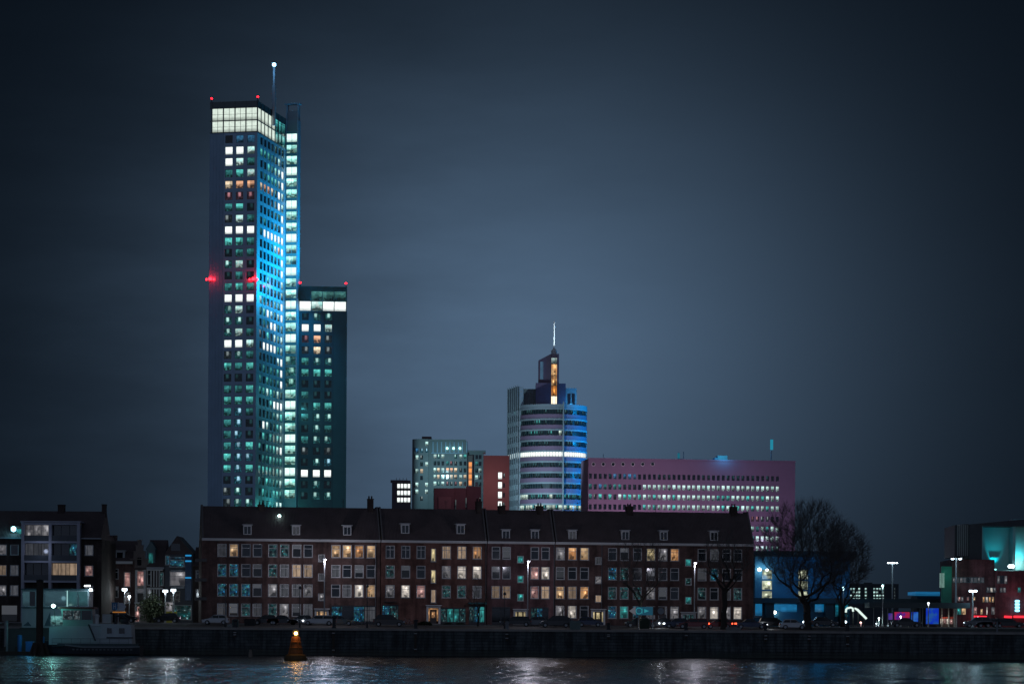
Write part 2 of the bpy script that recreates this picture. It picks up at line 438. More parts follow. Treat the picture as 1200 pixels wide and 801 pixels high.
O = {   # office windows of the towers
 'W': lit('office_bright', (.92, 1, .97), 1.35, 'full'),
 'w': lit('office_white', (.80, 1, .95), .95, 'office', (.25, .75, .70)),
 'T': lit('office_teal', (.18, .92, .82), .78, 'office', (.03, .36, .36)),
 't': lit('office_dim_teal', (.10, .60, .58), .42, 'office', (.02, .16, .18)),
 'p': lit('office_lamp', (.60, 1, .92), .80, 'part', (.05, .34, .36)),
 'b': lit('office_blue', (.10, .45, .85), .45, 'office', (.02, .12, .28)),
 'B': lit('office_blue_lamp', (.45, .80, 1), .9, 'part', (.04, .28, .40)),
 'x': lit('office_far', (.80, 1, .95), .80, 'office', (.25, .7, .65)),
    'o': lit('office_orange', (1, .50, .26), .95, 'office', (.75, .42, .28)),
 'm': lit('office_warm', (1, .86, .60), 1.0, 'office', (.8, .5, .3)),
 'r': lit('office_rose', (.80, .34, .38), .45, 'part', (.22, .10, .14)),
 'g': lit('office_grey', (.55, .66, .66), .40, 'part', (.10, .16, .17)),
 'D': lit('office_dusk', (.05, .22, .24), .22, 'part', (.02, .07, .09)),
 'd': glass('office_dark', (.008, .016, .022), .08),
}

# ================================================================== river, quay, ground
QY = 368.0           # the quay wall
QZ = 3.8
def street_z(y):     # quay edge to carriageway rises a little
    return QZ + min(max((y - QY - 1.2) / 24.0, 0), 1) * .6

def make_water():
    t = NT('river_water'); tc = t.n('ShaderNodeTexCoord')
    mp = t.n('ShaderNodeMapping'); t.l(tc.outputs['Object'], mp.inputs[0]); mp.inputs['Scale'].default_value = (.55, .16, 1); mp.inputs['Rotation'].default_value = (0, 0, R(6))
    n1 = t.noise(mp.outputs[0], 1.0, 4, .62)
    mp2 = t.n('ShaderNodeMapping'); t.l(tc.outputs['Object'], mp2.inputs[0]); mp2.inputs['Scale'].default_value = (.16, .055, 1); mp2.inputs['Rotation'].default_value = (0, 0, R(-8))
    n2 = t.noise(mp2.outputs[0], 1.0, 3, .5)
    b = t.bsdf(Base_Color=(.006, .014, .020), Roughness=.21)
    b.inputs['IOR'].default_value = 1.33
    bp = t.n('ShaderNodeBump'); bp.inputs['Strength'].default_value = 1; bp.inputs['Distance'].default_value = 1.0
    t.l(t.m('ADD', t.m('MULTIPLY', n1, .50), t.m('MULTIPLY', n2, 1.9)), bp.inputs['Height']); t.l(bp.outputs[0], b.inputs['Normal'])
    mb = MB(); mb.face([(-1500, -300, 0), (1500, -300, 0), (1500, QY + .5, 0), (-1500, QY + .5, 0)])
    tag(mb.build('river', t.mat), kind='structure')
make_water()

asphalt = surface('asphalt', (.055, .053, .052), .8, .35, .6, bump=.2)
paving = surface('paving', (.16, .145, .13), .85, .3, .8, bump=.2)
def ground():
    mb = MB(); X = 1800
    mb.face([(-X, QY + .8, QZ - .01), (X, QY + .8, QZ - .01), (X, 393, 4.38), (-X, 393, 4.38)])
    mb.face([(-X, 393, 4.38), (X, 393, 4.38), (X, 6000, 4.38), (-X, 6000, 4.38)])
    tag(mb.build('ground', paving), kind='structure')
    r0, r1 = 376.5, 388.0
    mb = MB(); mb.face([(-400, r0, street_z(r0) + .004), (400, r0, street_z(r0) + .004), (400, r1, street_z(r1) + .004), (-400, r1, street_z(r1) + .004)])
    tag(mb.build('road', asphalt), kind='structure')
    mb = MB(); mb.box(-400, 400, r1, r1 + .25, street_z(r1) - .2, street_z(r1) + .13)
    tag(mb.build('kerb', concrete), kind='structure')
    mb = MB()
    for k in range(-60, 60):
        x = k * 6.0; y = 382.0
        mb.face([(x, y, street_z(y) + .009), (x + 2.5, y, street_z(y) + .009), (x + 2.5, y + .12, street_z(y + .12) + .009), (x, y + .12, street_z(y + .12) + .009)])
    tag(mb.build('road_marking', surface('road_paint', (.6, .6, .58), .7)), kind='structure')
ground()

def quay():
    root = thing('quay_wall', 'long dark stained concrete quay wall with pale coping above the river', 'quay wall', T((0, QY, 0)))
    mb = MB(); mb.box(-420, 420, 0, .8, -3, QZ - .28)
    for k in range(-26, 27): mb.box(k * 8 - .25, k * 8 + .25, -.12, .01, -3, QZ - .5)          # pilasters
    mb.box(-420, 420, -.06, .01, .9, 1.15)
    t = NT('quay_stone'); tc = t.n('ShaderNodeTexCoord'); sp = t.n('ShaderNodeSeparateXYZ'); t.l(tc.outputs['Object'], sp.inputs[0])
    br = t.n('ShaderNodeTexBrick'); t.l(t.comb(sp.outputs[0], sp.outputs[2], 0), br.inputs['Vector'])
    br.inputs['Scale'].default_value = 1; br.inputs['Brick Width'].default_value = 1.3; br.inputs['Row Height'].default_value = .42; br.inputs['Mortar Size'].default_value = .022
    br.inputs['Color1'].default_value = (.078, .092, .098, 1); br.inputs['Color2'].default_value = (.050, .062, .067, 1); br.inputs['Mortar'].default_value = (.020, .024, .026, 1)
    n1 = t.noise(tc.outputs['Object'], .4, 5, .65); n2 = t.noise(t.comb(t.m('MULTIPLY', sp.outputs[0], 1.3), 0, t.m('MULTIPLY', sp.outputs[2], .15)), 1.0, 4, .6)
    tide = t.smooth(t.m('MULTIPLY_ADD', n1, .9, sp.outputs[2]), .9, 1.5)                    # weed and wet below the tide line
    col = t.mul(t.mix(tide, (.016, .026, .020), br.outputs[0]), t.m('MULTIPLY', t.m('MULTIPLY_ADD', n1, 1.0, .5), t.m('MULTIPLY_ADD', t.smooth(n2, .35, .65), .9, .5)))
    bb = t.bsdf(Base_Color=col, Roughness=t.m('MULTIPLY_ADD', tide, .4, .45)); bp = t.n('ShaderNodeBump'); bp.inputs['Distance'].default_value = .04; t.l(br.outputs['Fac'], bp.inputs['Height']); bp.invert = True; t.l(bp.outputs[0], bb.inputs['Normal'])
    mb.build('wall_face', t.mat, root)
    mb = MB()
    for k in range(-70, 70):
        x = k * 6.0; mb.box(x + .012, x + 5.988, -.14, .86, QZ - .28, QZ + .012 + .012 * ((k * 7) % 3))
    mb.build('coping', surface('coping_stone', (.30, .28, .26), .8, .4, .8, bump=.3), root)
quay()

# ================================================================== window units of the houses
brick_dark = brick('brick_dark_red', (.150, .070, .056))
brick_brown = brick('brick_brown', (.118, .068, .060))
brick_purple = brick('brick_purple', (.150, .078, .080))
brick_black = brick('brick_black', (.052, .036, .032))
roof_tile = tiles('roof_tile', (.090, .066, .066))
_frames = {}
def frame_mesh(w, h, style, fw=.085):
    key = (round(w, 2), round(h, 2), style, fw)
    if key in _frames: return _frames[key]
    mb = MB(); a = w / 2
    mb.box(-a, -a + fw, -.03, .07, 0, h); mb.box(a - fw, a, -.03, .07, 0, h)
    mb.box(-a + fw, a - fw, -.03, .07, 0, fw); mb.box(-a + fw, a - fw, -.03, .07, h - fw, h)
    b = a - fw
    if style in 'TC': mb.box(-b, b, -.02, .06, h * .68 - .035, h * .68 + .035)
    if style in 'M': mb.box(-b, b, -.02, .06, h * .30 - .03, h * .30 + .03)
    if style == 'C':
        mb.box(-.035, .035, -.018, .058, fw, h * .68 - .035); mb.box(-.035, .035, -.018, .058, h * .68 + .035, h - fw)
    if style == 'D': mb.box(-.04, .04, -.02, .06, fw, h - fw)
    # inner sash
    e = .05
    mb.box(-b, -b + e, .005, .05, fw, h - fw); mb.box(b - e, b, .005, .05, fw, h - fw)
    me = mb.mesh('window', MATS['white_paint']); _frames[key] = me
    return me
_panes = {}
def pane_mesh(w, h, mat, y=.045):
    key = (round(w, 2), round(h, 2), mat.name, y)
    if key not in _panes:
        mb = MB(); mb.box(-w / 2, w / 2, y, y + .02, 0, h); mb.uv = [u for u in mb.uv]
        _panes[key] = mb.mesh('pane', mat)
    return _panes[key]
_sills = {}
def sill_mesh(w):
    k = round(w, 2)
    if k not in _sills:
        mb = MB(); mb.box(-w / 2 - .06, w / 2 + .06, -.17, -.032, -.09, -.004); _sills[k] = mb.mesh('sill', MATS['concrete'])
    return _sills[k]
def house_window(root, M0, s, z, w, h, state, style='T', sill=True, fmat=None, name='window', depth=.10):
    o = link(name, frame_mesh(w, h, style), root, M0 @ T((s, depth, z)))
    if fmat:
        o.data = o.data.copy(); o.data.materials[0] = fmat
    link('pane', pane_mesh(w - .12, h - .12, S[state]), o, T((0, 0, .06)))
    if sill: link('sill', sill_mesh(w), o)
    return o

# ------------------------------------------------------------------ the row on the quay
ZS = 4.4
def row_line():
    pa, pb = P(236, 700, 393), P(883, 700, 407)
    return Face(pa.x, pa.y, math.atan2(pb.y - pa.y, pb.x - pa.x), ZS)
ROW = row_line()
def rowz(pairs): return sum(ROW.z(px, py) for px, py in pairs) / len(pairs)
RZS = [rowz([(260, 644.4), (657, 647.5), (865, 651)]), rowz([(260, 667.8), (657, 670.5), (865, 673.7)]),
       rowz([(260, 691), (657, 693), (865, 696)]), rowz([(260, 713.6), (657, 715.3), (865, 719)])]
EAVE = rowz([(260, 630), (500, 631.5), (860, 637.5)])
RIDGE = rowz([(270, 596), (620, 597.5), (850, 600)]) + .25
WW, WH = 1.42, 1.92
def row_house(px0, px1, mat, label, cols, states, stairs, doors, shops, dormers, chimneys, extra_holes=(), styles='TTTT', eave_dz=0.0, drain=None, w=WW, left_gable=False, stair_sizes=(1.05, 1.12), stair_rows=None, ww_rows=None):
    s0 = ROW.s(px0); F_ = ROW.moved(s0); W = ROW.s(px1) - s0
    root = thing('apartment_house', label, 'house', F_.M)
    I = Matrix.Identity(4); D = 9.0
    ev = EAVE + eave_dz
    holes = []; wins = []
    for r, row in enumerate(states):
        for c, st in zip(cols, row):
            if st == ' ': continue
            s = F_.s(c); h = WH if r < 3 else WH + .02
            holes.append((s - w / 2, s + w / 2, RZS[r] - h / 2, RZS[r] + h / 2)); wins.append((s, RZS[r] - h / 2, h, st, styles[r]))
    stw, sth = stair_sizes
    swins = []
    for px, rows in stairs:
        for py, st in rows:
            s, z = F_.sz(px, py); holes.append((s - stw / 2, s + stw / 2, z - sth / 2, z + sth / 2)); swins.append((s, z - sth / 2, st))
    for pa, pb, pt, *_ in list(doors) + list(shops):
        holes.append((F_.s(pa), F_.s(pb), .02, F_.z((pa + pb) / 2, pt)))
    mb = MB(); mb.wall(0.004, W - .004, 0, ev - .25, holes, 0, .16)
    mb.box(.004, .3, .17, D, 0, ev - .25); mb.box(W - .3, W - .004, .17, D, 0, ev - .25); mb.box(.3, W - .3, D - .3, D, 0, ev - .25)
    mb.box(.3, W - .3, .4, D - .3, .0, .04)
    mb.face([(0.004, .5, 0.1), (W - .004, .5, .1), (W - .004, .5, ev - .3), (.004, .5, ev - .3)])    # room side of the rooms, behind the glass
    # brick band between the storeys
    for z in (RZS[2] - WH / 2 - .35,): mb.box(.31, W - .31, -.035, -.002, z - .08, z + .08) if not doors and not shops else None
    mb.build('wall', mat, root)
    for s, z, h, st, sty in wins: house_window(root, I, s, z, w, h, st, sty)
    for s, z, st in swins: house_window(root, I, s, z, stw, sth, st, 'P', name='stair_window')
    for pa, pb, pt, st in doors:
        a, b, zt = F_.s(pa), F_.s(pb), F_.z((pa + pb) / 2, pt)
        d = MB(); d.box(a - .16, a + .14, -.12, .1, .02, zt + .18); d.box(b - .14, b + .16, -.12, .1, .02, zt + .18); d.box(a + .14, b - .14, -.1, .1, zt - .1, zt + .18)
        d.box(a - .3, b + .3, -.42, -.125, zt + .19, zt + .34)
        do = d.build('entrance', MATS['white_paint'], root)
        mid = (a + b) / 2; lw = .95
        e = MB(); e.box(mid - lw / 2, mid + lw / 2, .06, .11, .04, 2.15); e.build('door_leaf', surface('door_paint', (.06, .05, .05), .5), do)
        e = MB()
        e.box(mid - .28, mid + .28, .03, .055, 1.0, 1.95); e.box(a + .16, mid - lw / 2 - .04, .06, .09, .5, zt - .16); e.box(mid + lw / 2 + .04, b - .16, .06, .09, .5, zt - .16); e.box(a + .16, b - .16, .06, .09, 2.22, zt - .16) if zt > 2.6 else None
        e.build('door_glass', S[st], do)
        e = MB(); e.box(mid + .32, mid + .36, -.02, .03, .95, 1.12); e.build('handle', steel, do)
        e = MB(); e.box(a - .1, b + .1, -.55, -.13, 0, .12); e.build('door_step', concrete, do)
    for pa, pb, pt, pats in shops:
        a, b, zt = F_.s(pa), F_.s(pb), F_.z((pa + pb) / 2, pt)
        n = len(pats); d = MB(); fw = .07
        for i in range(n + 1):
            x = a + (b - a) * i / n; d.box(max(a, x - fw), min(b, x + fw), .0, .1, .05, zt - .01)
        d.box(a, b, -.01, .11, zt - .18, zt - .004); d.box(a, b, -.012, .112, .02, .4)
        d.box(a, b, .012, .09, zt * .74, zt * .74 + .07)
        so = d.build('shop_front', surface('shop_frame', (.045, .05, .06), .5), root)
        for i, st in enumerate(pats):
            x0, x1 = a + (b - a) * i / n + fw, a + (b - a) * (i + 1) / n - fw
            link('shop_pane', pane_mesh(x1 - x0, zt - .62, S[st]), so, T(((x0 + x1) / 2, 0, .41)))
    # roof, gutter, dormers, chimneys
    rd = RIDGE + eave_dz - ev; ry = 3.4
    mb = MB()
    sec = [(-.35, -.22), (-.35, -.05), (ry, rd), (D - ry, rd), (D + .3, -.05), (D + .3, -.22)]
    mb.loftx([[(x, y, ev + z) for y, z in sec] for x in (0.05, W - .05)])
    rf = mb.build('roof', roof_tile, root)
    for px in chimneys:
        s = F_.s(px, 597)
        pt = {437: 583, 565: 586}.get(px, 590 + (px - 300) * .004)
        zt = F_.z(px, pt); c = MB(); big = px in (437, 565)
        cw = .5 if not big else .42; s = min(max(s, cw + .06), W - cw - .06)
        c.box(s - cw, s + cw, ry - .5, ry + .9, ev + rd - .8, zt - .12); c.box(s - cw - .06, s + cw + .06, ry - .56, ry + .96, zt - .12, zt)
        for q in (-.22, .2): c.lathe([(.13, 0), (.11, .45)], 8, 0, (s + q, ry + .2, zt))
        c.build('chimney', brick_black, rf)
    for px in dormers:
        s, zc = F_.sz(px, 620.5 + (px - 290) * .0066 + (3.5 if px > 570 else 0) - (2.5 if 445 < px < 570 else 0))
        zc -= ev; y0 = (zc + .05) / rd * ry - 1.0; y0 = max(y0 - .2, .05)
        d = MB(); dw = .62; dh = 1.45; z0 = ev + zc - dh / 2
        d.box(-dw, dw, .08, 2.6, 0, dh); d.box(-dw - .16, dw + .16, -.12, 2.7, dh, dh + .13)
        do = d.build('dormer', surface('dormer_paint', (.40, .41, .43), .6), root, T((s, y0, z0)))
        f = MB(); f.box(-dw, -dw + .13, -.03, .075, .02, dh - .01); f.box(dw - .13, dw, -.03, .075, .02, dh - .01); f.box(-dw + .13, dw - .13, -.03, .075, dh - .2, dh - .01); f.box(-dw + .13, dw - .13, -.05, .075, .02, .12); f.box(-.04, .04, -.02, .07, .12, dh - .2)
        f.build('dormer_frame', MATS['white_paint'], do)
        link('pane', pane_mesh(2 * dw - .28, dh - .34, S['d' if px not in (347, 671) else 'G'], .02), do, T((0, 0, .13)))
    rr = random.Random(int(px0))
    for k in range(max(1, int(W / 9))):                  # aerials and skylights
        s = (k + rr.uniform(.25, .75)) * W / max(1, int(W / 9)); hh = rr.uniform(.7, 1.6)
        c = MB(); c.tube([(s, ry + .6, ev + rd - .1), (s, ry + .6, ev + rd + hh)], .03, 5)
        for q in range(3): c.tube([(s - .35 + .06 * q, ry + .6, ev + rd + hh * (.95 - .16 * q)), (s + .35 - .06 * q, ry + .6, ev + rd + hh * (.95 - .16 * q))], .018, 4)
        c.build('aerial', dark_metal, rf)
        s2 = (k + rr.uniform(.1, .9)) * W / max(1, int(W / 9)); f0 = rr.uniform(.5, .62); f1 = f0 + .17
        c = MB(); y0, y1, z0, z1 = f0 * ry, f1 * ry, ev + f0 * rd + .06, ev + f1 * rd + .06
        s2 = min(max(s2, 1.2), W - 1.2)
        c.face([(s2 - .4, y0, z0), (s2 + .4, y0, z0), (s2 + .4, y1, z1), (s2 - .4, y1, z1)]); c.face([(s2 - .4, y0, z0 - .12), (s2 + .4, y0, z0 - .12), (s2 + .4, y0, z0), (s2 - .4, y0, z0)]); c.build('skylight', S['d'], rf)
    g = MB(); g.box(0.02, W - .02, -.46, -.02, ev - .24, ev - .06); g.box(.02, W - .02, -.30, -.01, ev - .42, ev - .245)
    g.build('gutter', MATS['white_paint'], root)
    for px in ([drain] if drain else []):
        s = F_.s(px); e = MB(); e.tube([(s, -.10, .05), (s, -.10, ev - .42)], .06, 8); e.build('downpipe', surface('zinc', (.12, .125, .14), .5, .2, 4, metal=.5), root)
    # party walls standing proud of the roof
    for x in (0.0, W):
        p = MB(); xo = x + (.17 if x == 0 else -.17)
        sec2 = [(-.30, .02), (-.30, .22), (ry - .05, rd + .22), (D - ry + .05, rd + .22), (D - ry + .05, rd - .2), (ry - .05, rd - .2)]
        p.loftx([[(xx, y, ev + z) for y, z in sec2] for xx in (xo - .12, xo + .12)])
        p.build('parapet', surface('parapet_render', (.13, .12, .12), .8), rf)
    return root, F_, W, ev

C1 = [260, 273.8, 288, 301.4, 319.5, 333.3, 347.5, 360.9, 393.4, 406.5, 420.7, 434.5]
h1, f1, w1, ev1 = row_house(236, 445.5, brick_brown, 'brown brick terrace at the left end of the quay row, blue lights in its windows', C1,
    ['Gwkdqqbdwwow', 'ssdbqGttGdbd', 'sssbgGGgdGWw', 'GbqGqgbG    '],
    [(376.8, [(653.5, 'G'), (675.8, 'G'), (699, 'g')])], [(370, 384, 715, 'w')], [(388.5, 440, 709, 'sdsG')],
    [290, 347, 407], [308, 437], drain=440)
C2 = [457, 475.2, 493.2, 523, 541, 559]
h2, f2, w2, ev2 = row_house(446.2, 570, brick_dark, 'dark red brick terrace with a column of yellow stair windows and teal bar below', C2,
    ['dddtto', 'qbdgWW', 'gWpqqG'],
    [(508, [(650, 'y'), (675, 'y'), (698, 't')])], [(501, 515, 711, 'o')], [(447.8, 467, 708, 'sq'), (516.5, 546, 711.5, 'qTTq'), (549.5, 568, 709, 'qsT')],
    [475, 540], [565], styles='CTTT', drain=569, stair_sizes=(.82, 2.0))
C3 = [581, 593.4, 626.5, 639]
h3, f3, w3, ev3 = row_house(570.8, 649.5, brick_purple, 'narrow purple brick terrace with a dark garage door beside the middle street lamp', C3,
    ['dbdd', 'bdpW', 'ttpt'],
    [(610, [(655, 'T'), (678, 'T'), (699.5, 'T')])], [(603, 617, 715.5, 'y')], [(576.5, 598, 710.5, 'dd'), (622, 643, 711, 'qsd')],
    [593, 627], [592, 637], drain=649, w=1.34)
C4 = [656.4, 670.6, 684.8, 717.6, 731.5, 746.8, 762.6, 776.7, 790.5, 822.6, 837, 851.4, 864.6]
h4, f4, w4, ev4 = row_house(650.3, 883, brick_brown, 'long brick terrace at the right end of the quay row behind two bare trees', C4,
    ['gowdbkygodbdd', 'bddsqdbddbsdd', 'wtoqqqgbdqdGq', 'gWdsTsGbggWgW'],
    [(701.3, [(656.6, 'G'), (679, 'g'), (701, 't')]), (806.7, [(658.7, 'T'), (681, 'q'), (703, 'T')])],
    [(694, 708, 715.5, 'y'), (799.5, 814, 719, 'q')], [], [671, 733, 778, 837], [743, 866], drain=705)
# small floodlight on the roof of the first terrace
s, z = f1.sz(328.5, 603.5); mb = MB(); mb.tube([(s, 2.3, z - 1.2), (s, 2.0, z)], .05, 6); mb.build('lamp_bracket', dark_metal, h1)
mb = MB(); mb.lathe([(.05, -.2), (.22, -.08), (.22, .12), (.05, .2)], 10, 0, (s, 1.95, z)); mb.build('roof_lamp', glow('roof_flood', (.6, 1, .95), 9), h1)
# balconies on the shaded left end of the first terrace
for k, py in enumerate((657, 680, 702)):
    z = f1.z(238, py); mb = MB(); mb.box(-1.0, .75, -.95, -.03, z - .12, z + .02); mb.box(-1.0, .75, -.95, -.91, z + .02, z + .35); mb.box(-1.0, -.96, -.90, -.03, z + .02, z + .35)
    mb.build('balcony', surface('balcony_concrete', (.10, .10, .10), .8), h1)
# ledge, small awning and flower boxes of the middle terrace
s, z = f2.sz(559, 707); mb = MB(); mb.box(s - 1.4, s + 1.4, -.9, -.02, z - .05, z + .22); mb.build('awning', surface('awning_cloth', (.03, .10, .11), .8), h2)
s, z = f2.sz(457, 704.5); mb = MB(); mb.box(s - .9, s + .9, -.6, -.02, z - .08, z); 
for q in range(7): mb.box(s - .88 + q * .29, s - .85 + q * .29, -.59, -.56, z, z + .9)
mb.box(s - .9, s + .9, -.6, -.56, z + .9, z + .94); mb.build('balcony', dark_metal, h2)


# ================================================================== the two glass-and-stone towers
GZ = 4.38
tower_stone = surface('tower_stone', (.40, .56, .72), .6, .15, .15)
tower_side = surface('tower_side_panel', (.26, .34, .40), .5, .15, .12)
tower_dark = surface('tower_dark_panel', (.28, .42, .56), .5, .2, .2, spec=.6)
mullion = surface('mullion', (.10, .115, .12), .4, .2, 1, metal=.3)
pin = surface('crown_steel', (.22, .24, .25), .5, .2, 1)
_ow = {}
def office_mesh(w, h, mat):
    key = (round(w, 2), round(h, 2), mat.name)
    if key not in _ow:
        mb = MB(); mb.box(-w / 2, w / 2, .0, .05, 0, h)
        # frame round the pane
        t = .09
        mb.box(-w / 2 - t, -w / 2, -.06, .04, -t, h + t, 1); mb.box(w / 2, w / 2 + t, -.06, .04, -t, h + t, 1)
        mb.box(-w / 2, w / 2, -.06, .04, h, h + t, 1); mb.box(-w / 2, w / 2, -.06, .04, -t, 0, 1)
        _ow[key] = mb.mesh('window', [mat, mullion])
    return _ow[key]
def beacon(loc, label, power=60, r=.35, h=1.2, group='red warning lights on the roof corners', strength=12):
    root = thing('warning_light', label, 'warning light', T(loc), group)
    m = MB(); m.tube([(0, 0, -.05), (0, 0, h)], .12, 6); m.box(-.3, .3, -.3, .3, -.06, .08); m.build('post', dark_metal, root)
    m = MB(); m.lathe([(.05, h), (r, h + r * .5), (r, h + r * 1.4), (.05, h + r * 1.9)], 10); m.build('lens', glow('beacon_red_%g' % strength, (1, .006, .012), strength), root)
    lamp('POINT', Vector(loc) + Vector((0, 0, h + r)), power, (1, .05, .09), root, radius=r)
    return root

def tower():
    C = P(299, 600, 808); A = R(-12)
    cf = Face(C.x, C.y, A, GZ)
    s_l = cf.s(242.6)
    FF = cf.moved(s_l); W = -s_l
    FS = Face(C.x, C.y, A + R(90), GZ)
    D = FS.s(331.5)
    SM = FF.M.inverted() @ FS.M
    root = thing('skyscraper', 'tall slender skyscraper with lit crown, blue floodlit side and rooftop mast', 'skyscraper', FF.M)
    zt = FF.z(277, 118.8); zc0 = FF.z(277, 155.6); zc1 = FF.z(277, 126.3)
    I = Matrix.Identity(4)
    rowz = [FF.z(277, 163 + 13.3 * r) for r in range(33)]
    cols = [(260.7, 269.4), (273.4, 282.1), (286.5, 295.2)]
    cs = [((FF.s(a) + FF.s(b)) / 2) for a, b in cols]; ww = FF.s(269.4) - FF.s(260.7); wh = 2.42
    # front wall with openings
    holes = [(s - ww / 2, s + ww / 2, z - wh / 2, z + wh / 2) for s in cs for z in rowz]
    mb = MB(); mb.wall(FF.s(259.2), W - .003, 0, zc0, holes, 0, .35)
    for z in rowz[::1]: mb.box(FF.s(259.2), W - .01, -.05, -.004, z + 1.70, z + 1.76)
    for s in [(cs[i] + cs[i + 1]) / 2 for i in (0, 1)]: mb.box(s - .05, s + .05, -.06, -.006, 0, zc0)
    mb.box(.3, W - .3, 1.0, D - .3, 0, zc0 - .3)
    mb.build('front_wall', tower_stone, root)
    mb = MB(); x1 = FF.s(259.2)
    mb.box(0, x1 - .003, .06, .9, 0, zc0)
    for q in range(5): mb.box(x1 * q / 4.3, x1 * q / 4.3 + .10, -.03, .05, 0, zc0)
    for z in rowz: mb.box(0.1, x1 - .1, .0, .055, z + 1.66, z + 1.76)
    mb.build('glazed_edge', tower_dark, root)
    st = ['dbb', 'WWw', 'Wwt', 'tTw', 'moo', 'rrr', 'tTD', 'gwt', 'WWW', 'TTt', 'Dtt', 'pwD', 'DtD', 'tTt', 'WWW', 'pwD', 'ppD', 'pwt',
          'WWw', 'gpt', 'TtT', 'DDD', 'ttT', 'TTT', 'tBt', 'tBD', 'tBD', 'tBT', 'TBB', 'TBT', 'DBD', 'gpD', 'gpp']
    for r, row in enumerate(st):
        for s, k in zip(cs, row):
            link('window', office_mesh(ww - .18, wh - .18, O[k]), root, T((s, .20, rowz[r] - wh / 2 + .09)))
    # side wall
    scol = [303.4, 307.7, 312.0, 316.2, 320.3, 324.3, 328.2]
    ss = [FS.s(c) for c in scol]; sw = (ss[3] - ss[2]) * .62
    holes = [(s - sw / 2, s + sw / 2, z - wh / 2, z + wh / 2) for s in ss for z in rowz]
    mb = MB(); mb.wall(.003, D, 0, zc0, holes, 0, .35)
    for s in [(ss[i] + ss[i + 1]) / 2 for i in range(6)]: mb.box(s - .06, s + .06, -.08, -.006, 0, zc0)
    for z in rowz: mb.box(.05, D - .05, -.055, -.005, z + 1.66, z + 1.80)
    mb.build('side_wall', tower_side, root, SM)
    rr = random.Random(3)
    rows = {1: 'TTTtdwd', 2: 'dDTtTwW', 3: 'DtTTTwW', 4: 'moomdWw', 5: 'dddddWw', 6: 'ddDddDW', 7: 'dDddDdW', 8: 'tWWWWWW', 9: 'dDDtwoW', 10: 'dddDDdW', 11: 'dddddDW',
            12: 'ddDDDdw', 13: 'DdddDdw', 14: 'wtDDtdW', 15: 'tTWwdwW', 16: 'ddtWWtw', 17: 'gdDdwtw', 18: 'DWWWWTw', 19: 'dddDDwW', 20: 'DdDddTW', 21: 'ddddDtW', 22: 'dTwTDwd',
            23: 'dddTWWW', 24: 'DdDDtwT', 25: 'dWwdDTw', 26: 'DdDDdTw', 27: 'ddDtTwW', 28: 'dttTttT', 29: 'TTTTDTw', 30: 'tDdtDtw', 31: 'DdtdTTt', 32: 'tDtDtww', 0: 'ddddddd'}
    keys = list(O); mats = [O[k] for k in keys] + [mullion]
    mb = MB(); n = 0
    for r in range(33):
        for c, s in enumerate(ss):
            k = rows[r][c]; n += 1
            if r and k in ('d', 'D') and rr.random() < .36: k = rr.choice(('t', 'T', 'D'))
            mb.quad(s - sw / 2 + .05, s + sw / 2 - .05, .16, rowz[r] - wh / 2 + .08, rowz[r] + wh / 2 - .08, keys.index(k), n)
            mb.box(s - sw / 2, s + sw / 2, .17, .2, rowz[r] - wh / 2, rowz[r] + wh / 2, len(keys))
    o = mb.build('side_window', mats, root, SM); tag(o, kind='stuff')
    # crown: two tiers of big panes in a steel grid, front and side
    cp = [245.0, 258.4, 272.0, 284.8, 298.9]
    xs = [FF.s(c) for c in cp]; zm = (zc0 + zc1) / 2 - .1
    mb = MB()
    for x in xs: mb.box(max(x - .17, 0.001), min(x + .17, W - .004), -.12, .25, zc0, zt)
    for z in (zc0 + .15, zm, zc1): mb.box(0, W - .003, -.08, .22, z - .16, z + .16)
    for i in range(4):
        x = (xs[i] + xs[i + 1]) / 2; mb.box(x - .05, x + .05, -.02, .1, zc0, zc1)
        for a, b in ((xs[i], x), (x, xs[i + 1])):
            mb.box(a, b, -.01, .06, (zc0 + zm) / 2 - .04, (zc0 + zm) / 2 + .04); mb.box(a, b, -.01, .06, (zm + zc1) / 2 - .04, (zm + zc1) / 2 + .04)
    mb.box(0, W, .0, .2, zc1 + .16, zt); 
    cr = mb.build('crown_frame', mullion, root)
    crown_lit = lit('crown_lit', (.86, 1, .88), .86, 'full')
    crown_teal = lit('crown_teal', (.12, .70, .66), .55, 'office', (.03, .26, .30))
    for i in range(4):
        for z0, z1 in ((zc0 + .31, zm - .16), (zm + .16, zc1 - .16)):
            link('crown_pane', pane_mesh(xs[i + 1] - xs[i] - .34, z1 - z0, crown_lit, .1), cr, T(((xs[i] + xs[i + 1]) / 2, 0, z0)))
    mb = MB(); n = 8; D2 = D * .985
    for i in range(n + 1): mb.box(max(D2 * i / n - .17, .003), D2 * i / n + .17, -.12, .25, zc0, zt)
    for z in (zc0 + .15, zm, zc1): mb.box(0.13, D2, -.08, .22, z - .16, z + .16)
    mb.box(0, D2, 0, .2, zc1 + .16, zt)
    cr2 = mb.build('crown_frame', mullion, root, SM)
    for i in range(n):
        for z0, z1 in ((zc0 + .31, zm - .16), (zm + .16, zc1 - .16)):
            link('crown_pane', pane_mesh(D2 / n - .34, z1 - z0, crown_lit if i < 5 else crown_teal, .1), cr2, T((D2 * (i + .5) / n, 0, z0)))
    mb = MB(); mb.box(.35, W - .35, .35, D - .4, zc0 - .3, zc1 + .3); mb.box(.5, W - .5, .5, D - .5, zc1 + .3, zt - .9); mb.build('roof', tower_dark, root)
    # stair tower behind, its glass bay lit all the way up
    FB = FS.moved(D, 0, R(-90)); BM = FF.M.inverted() @ FB.M
    bw = FB.s(346.4); bz = FB.z(338, 122)
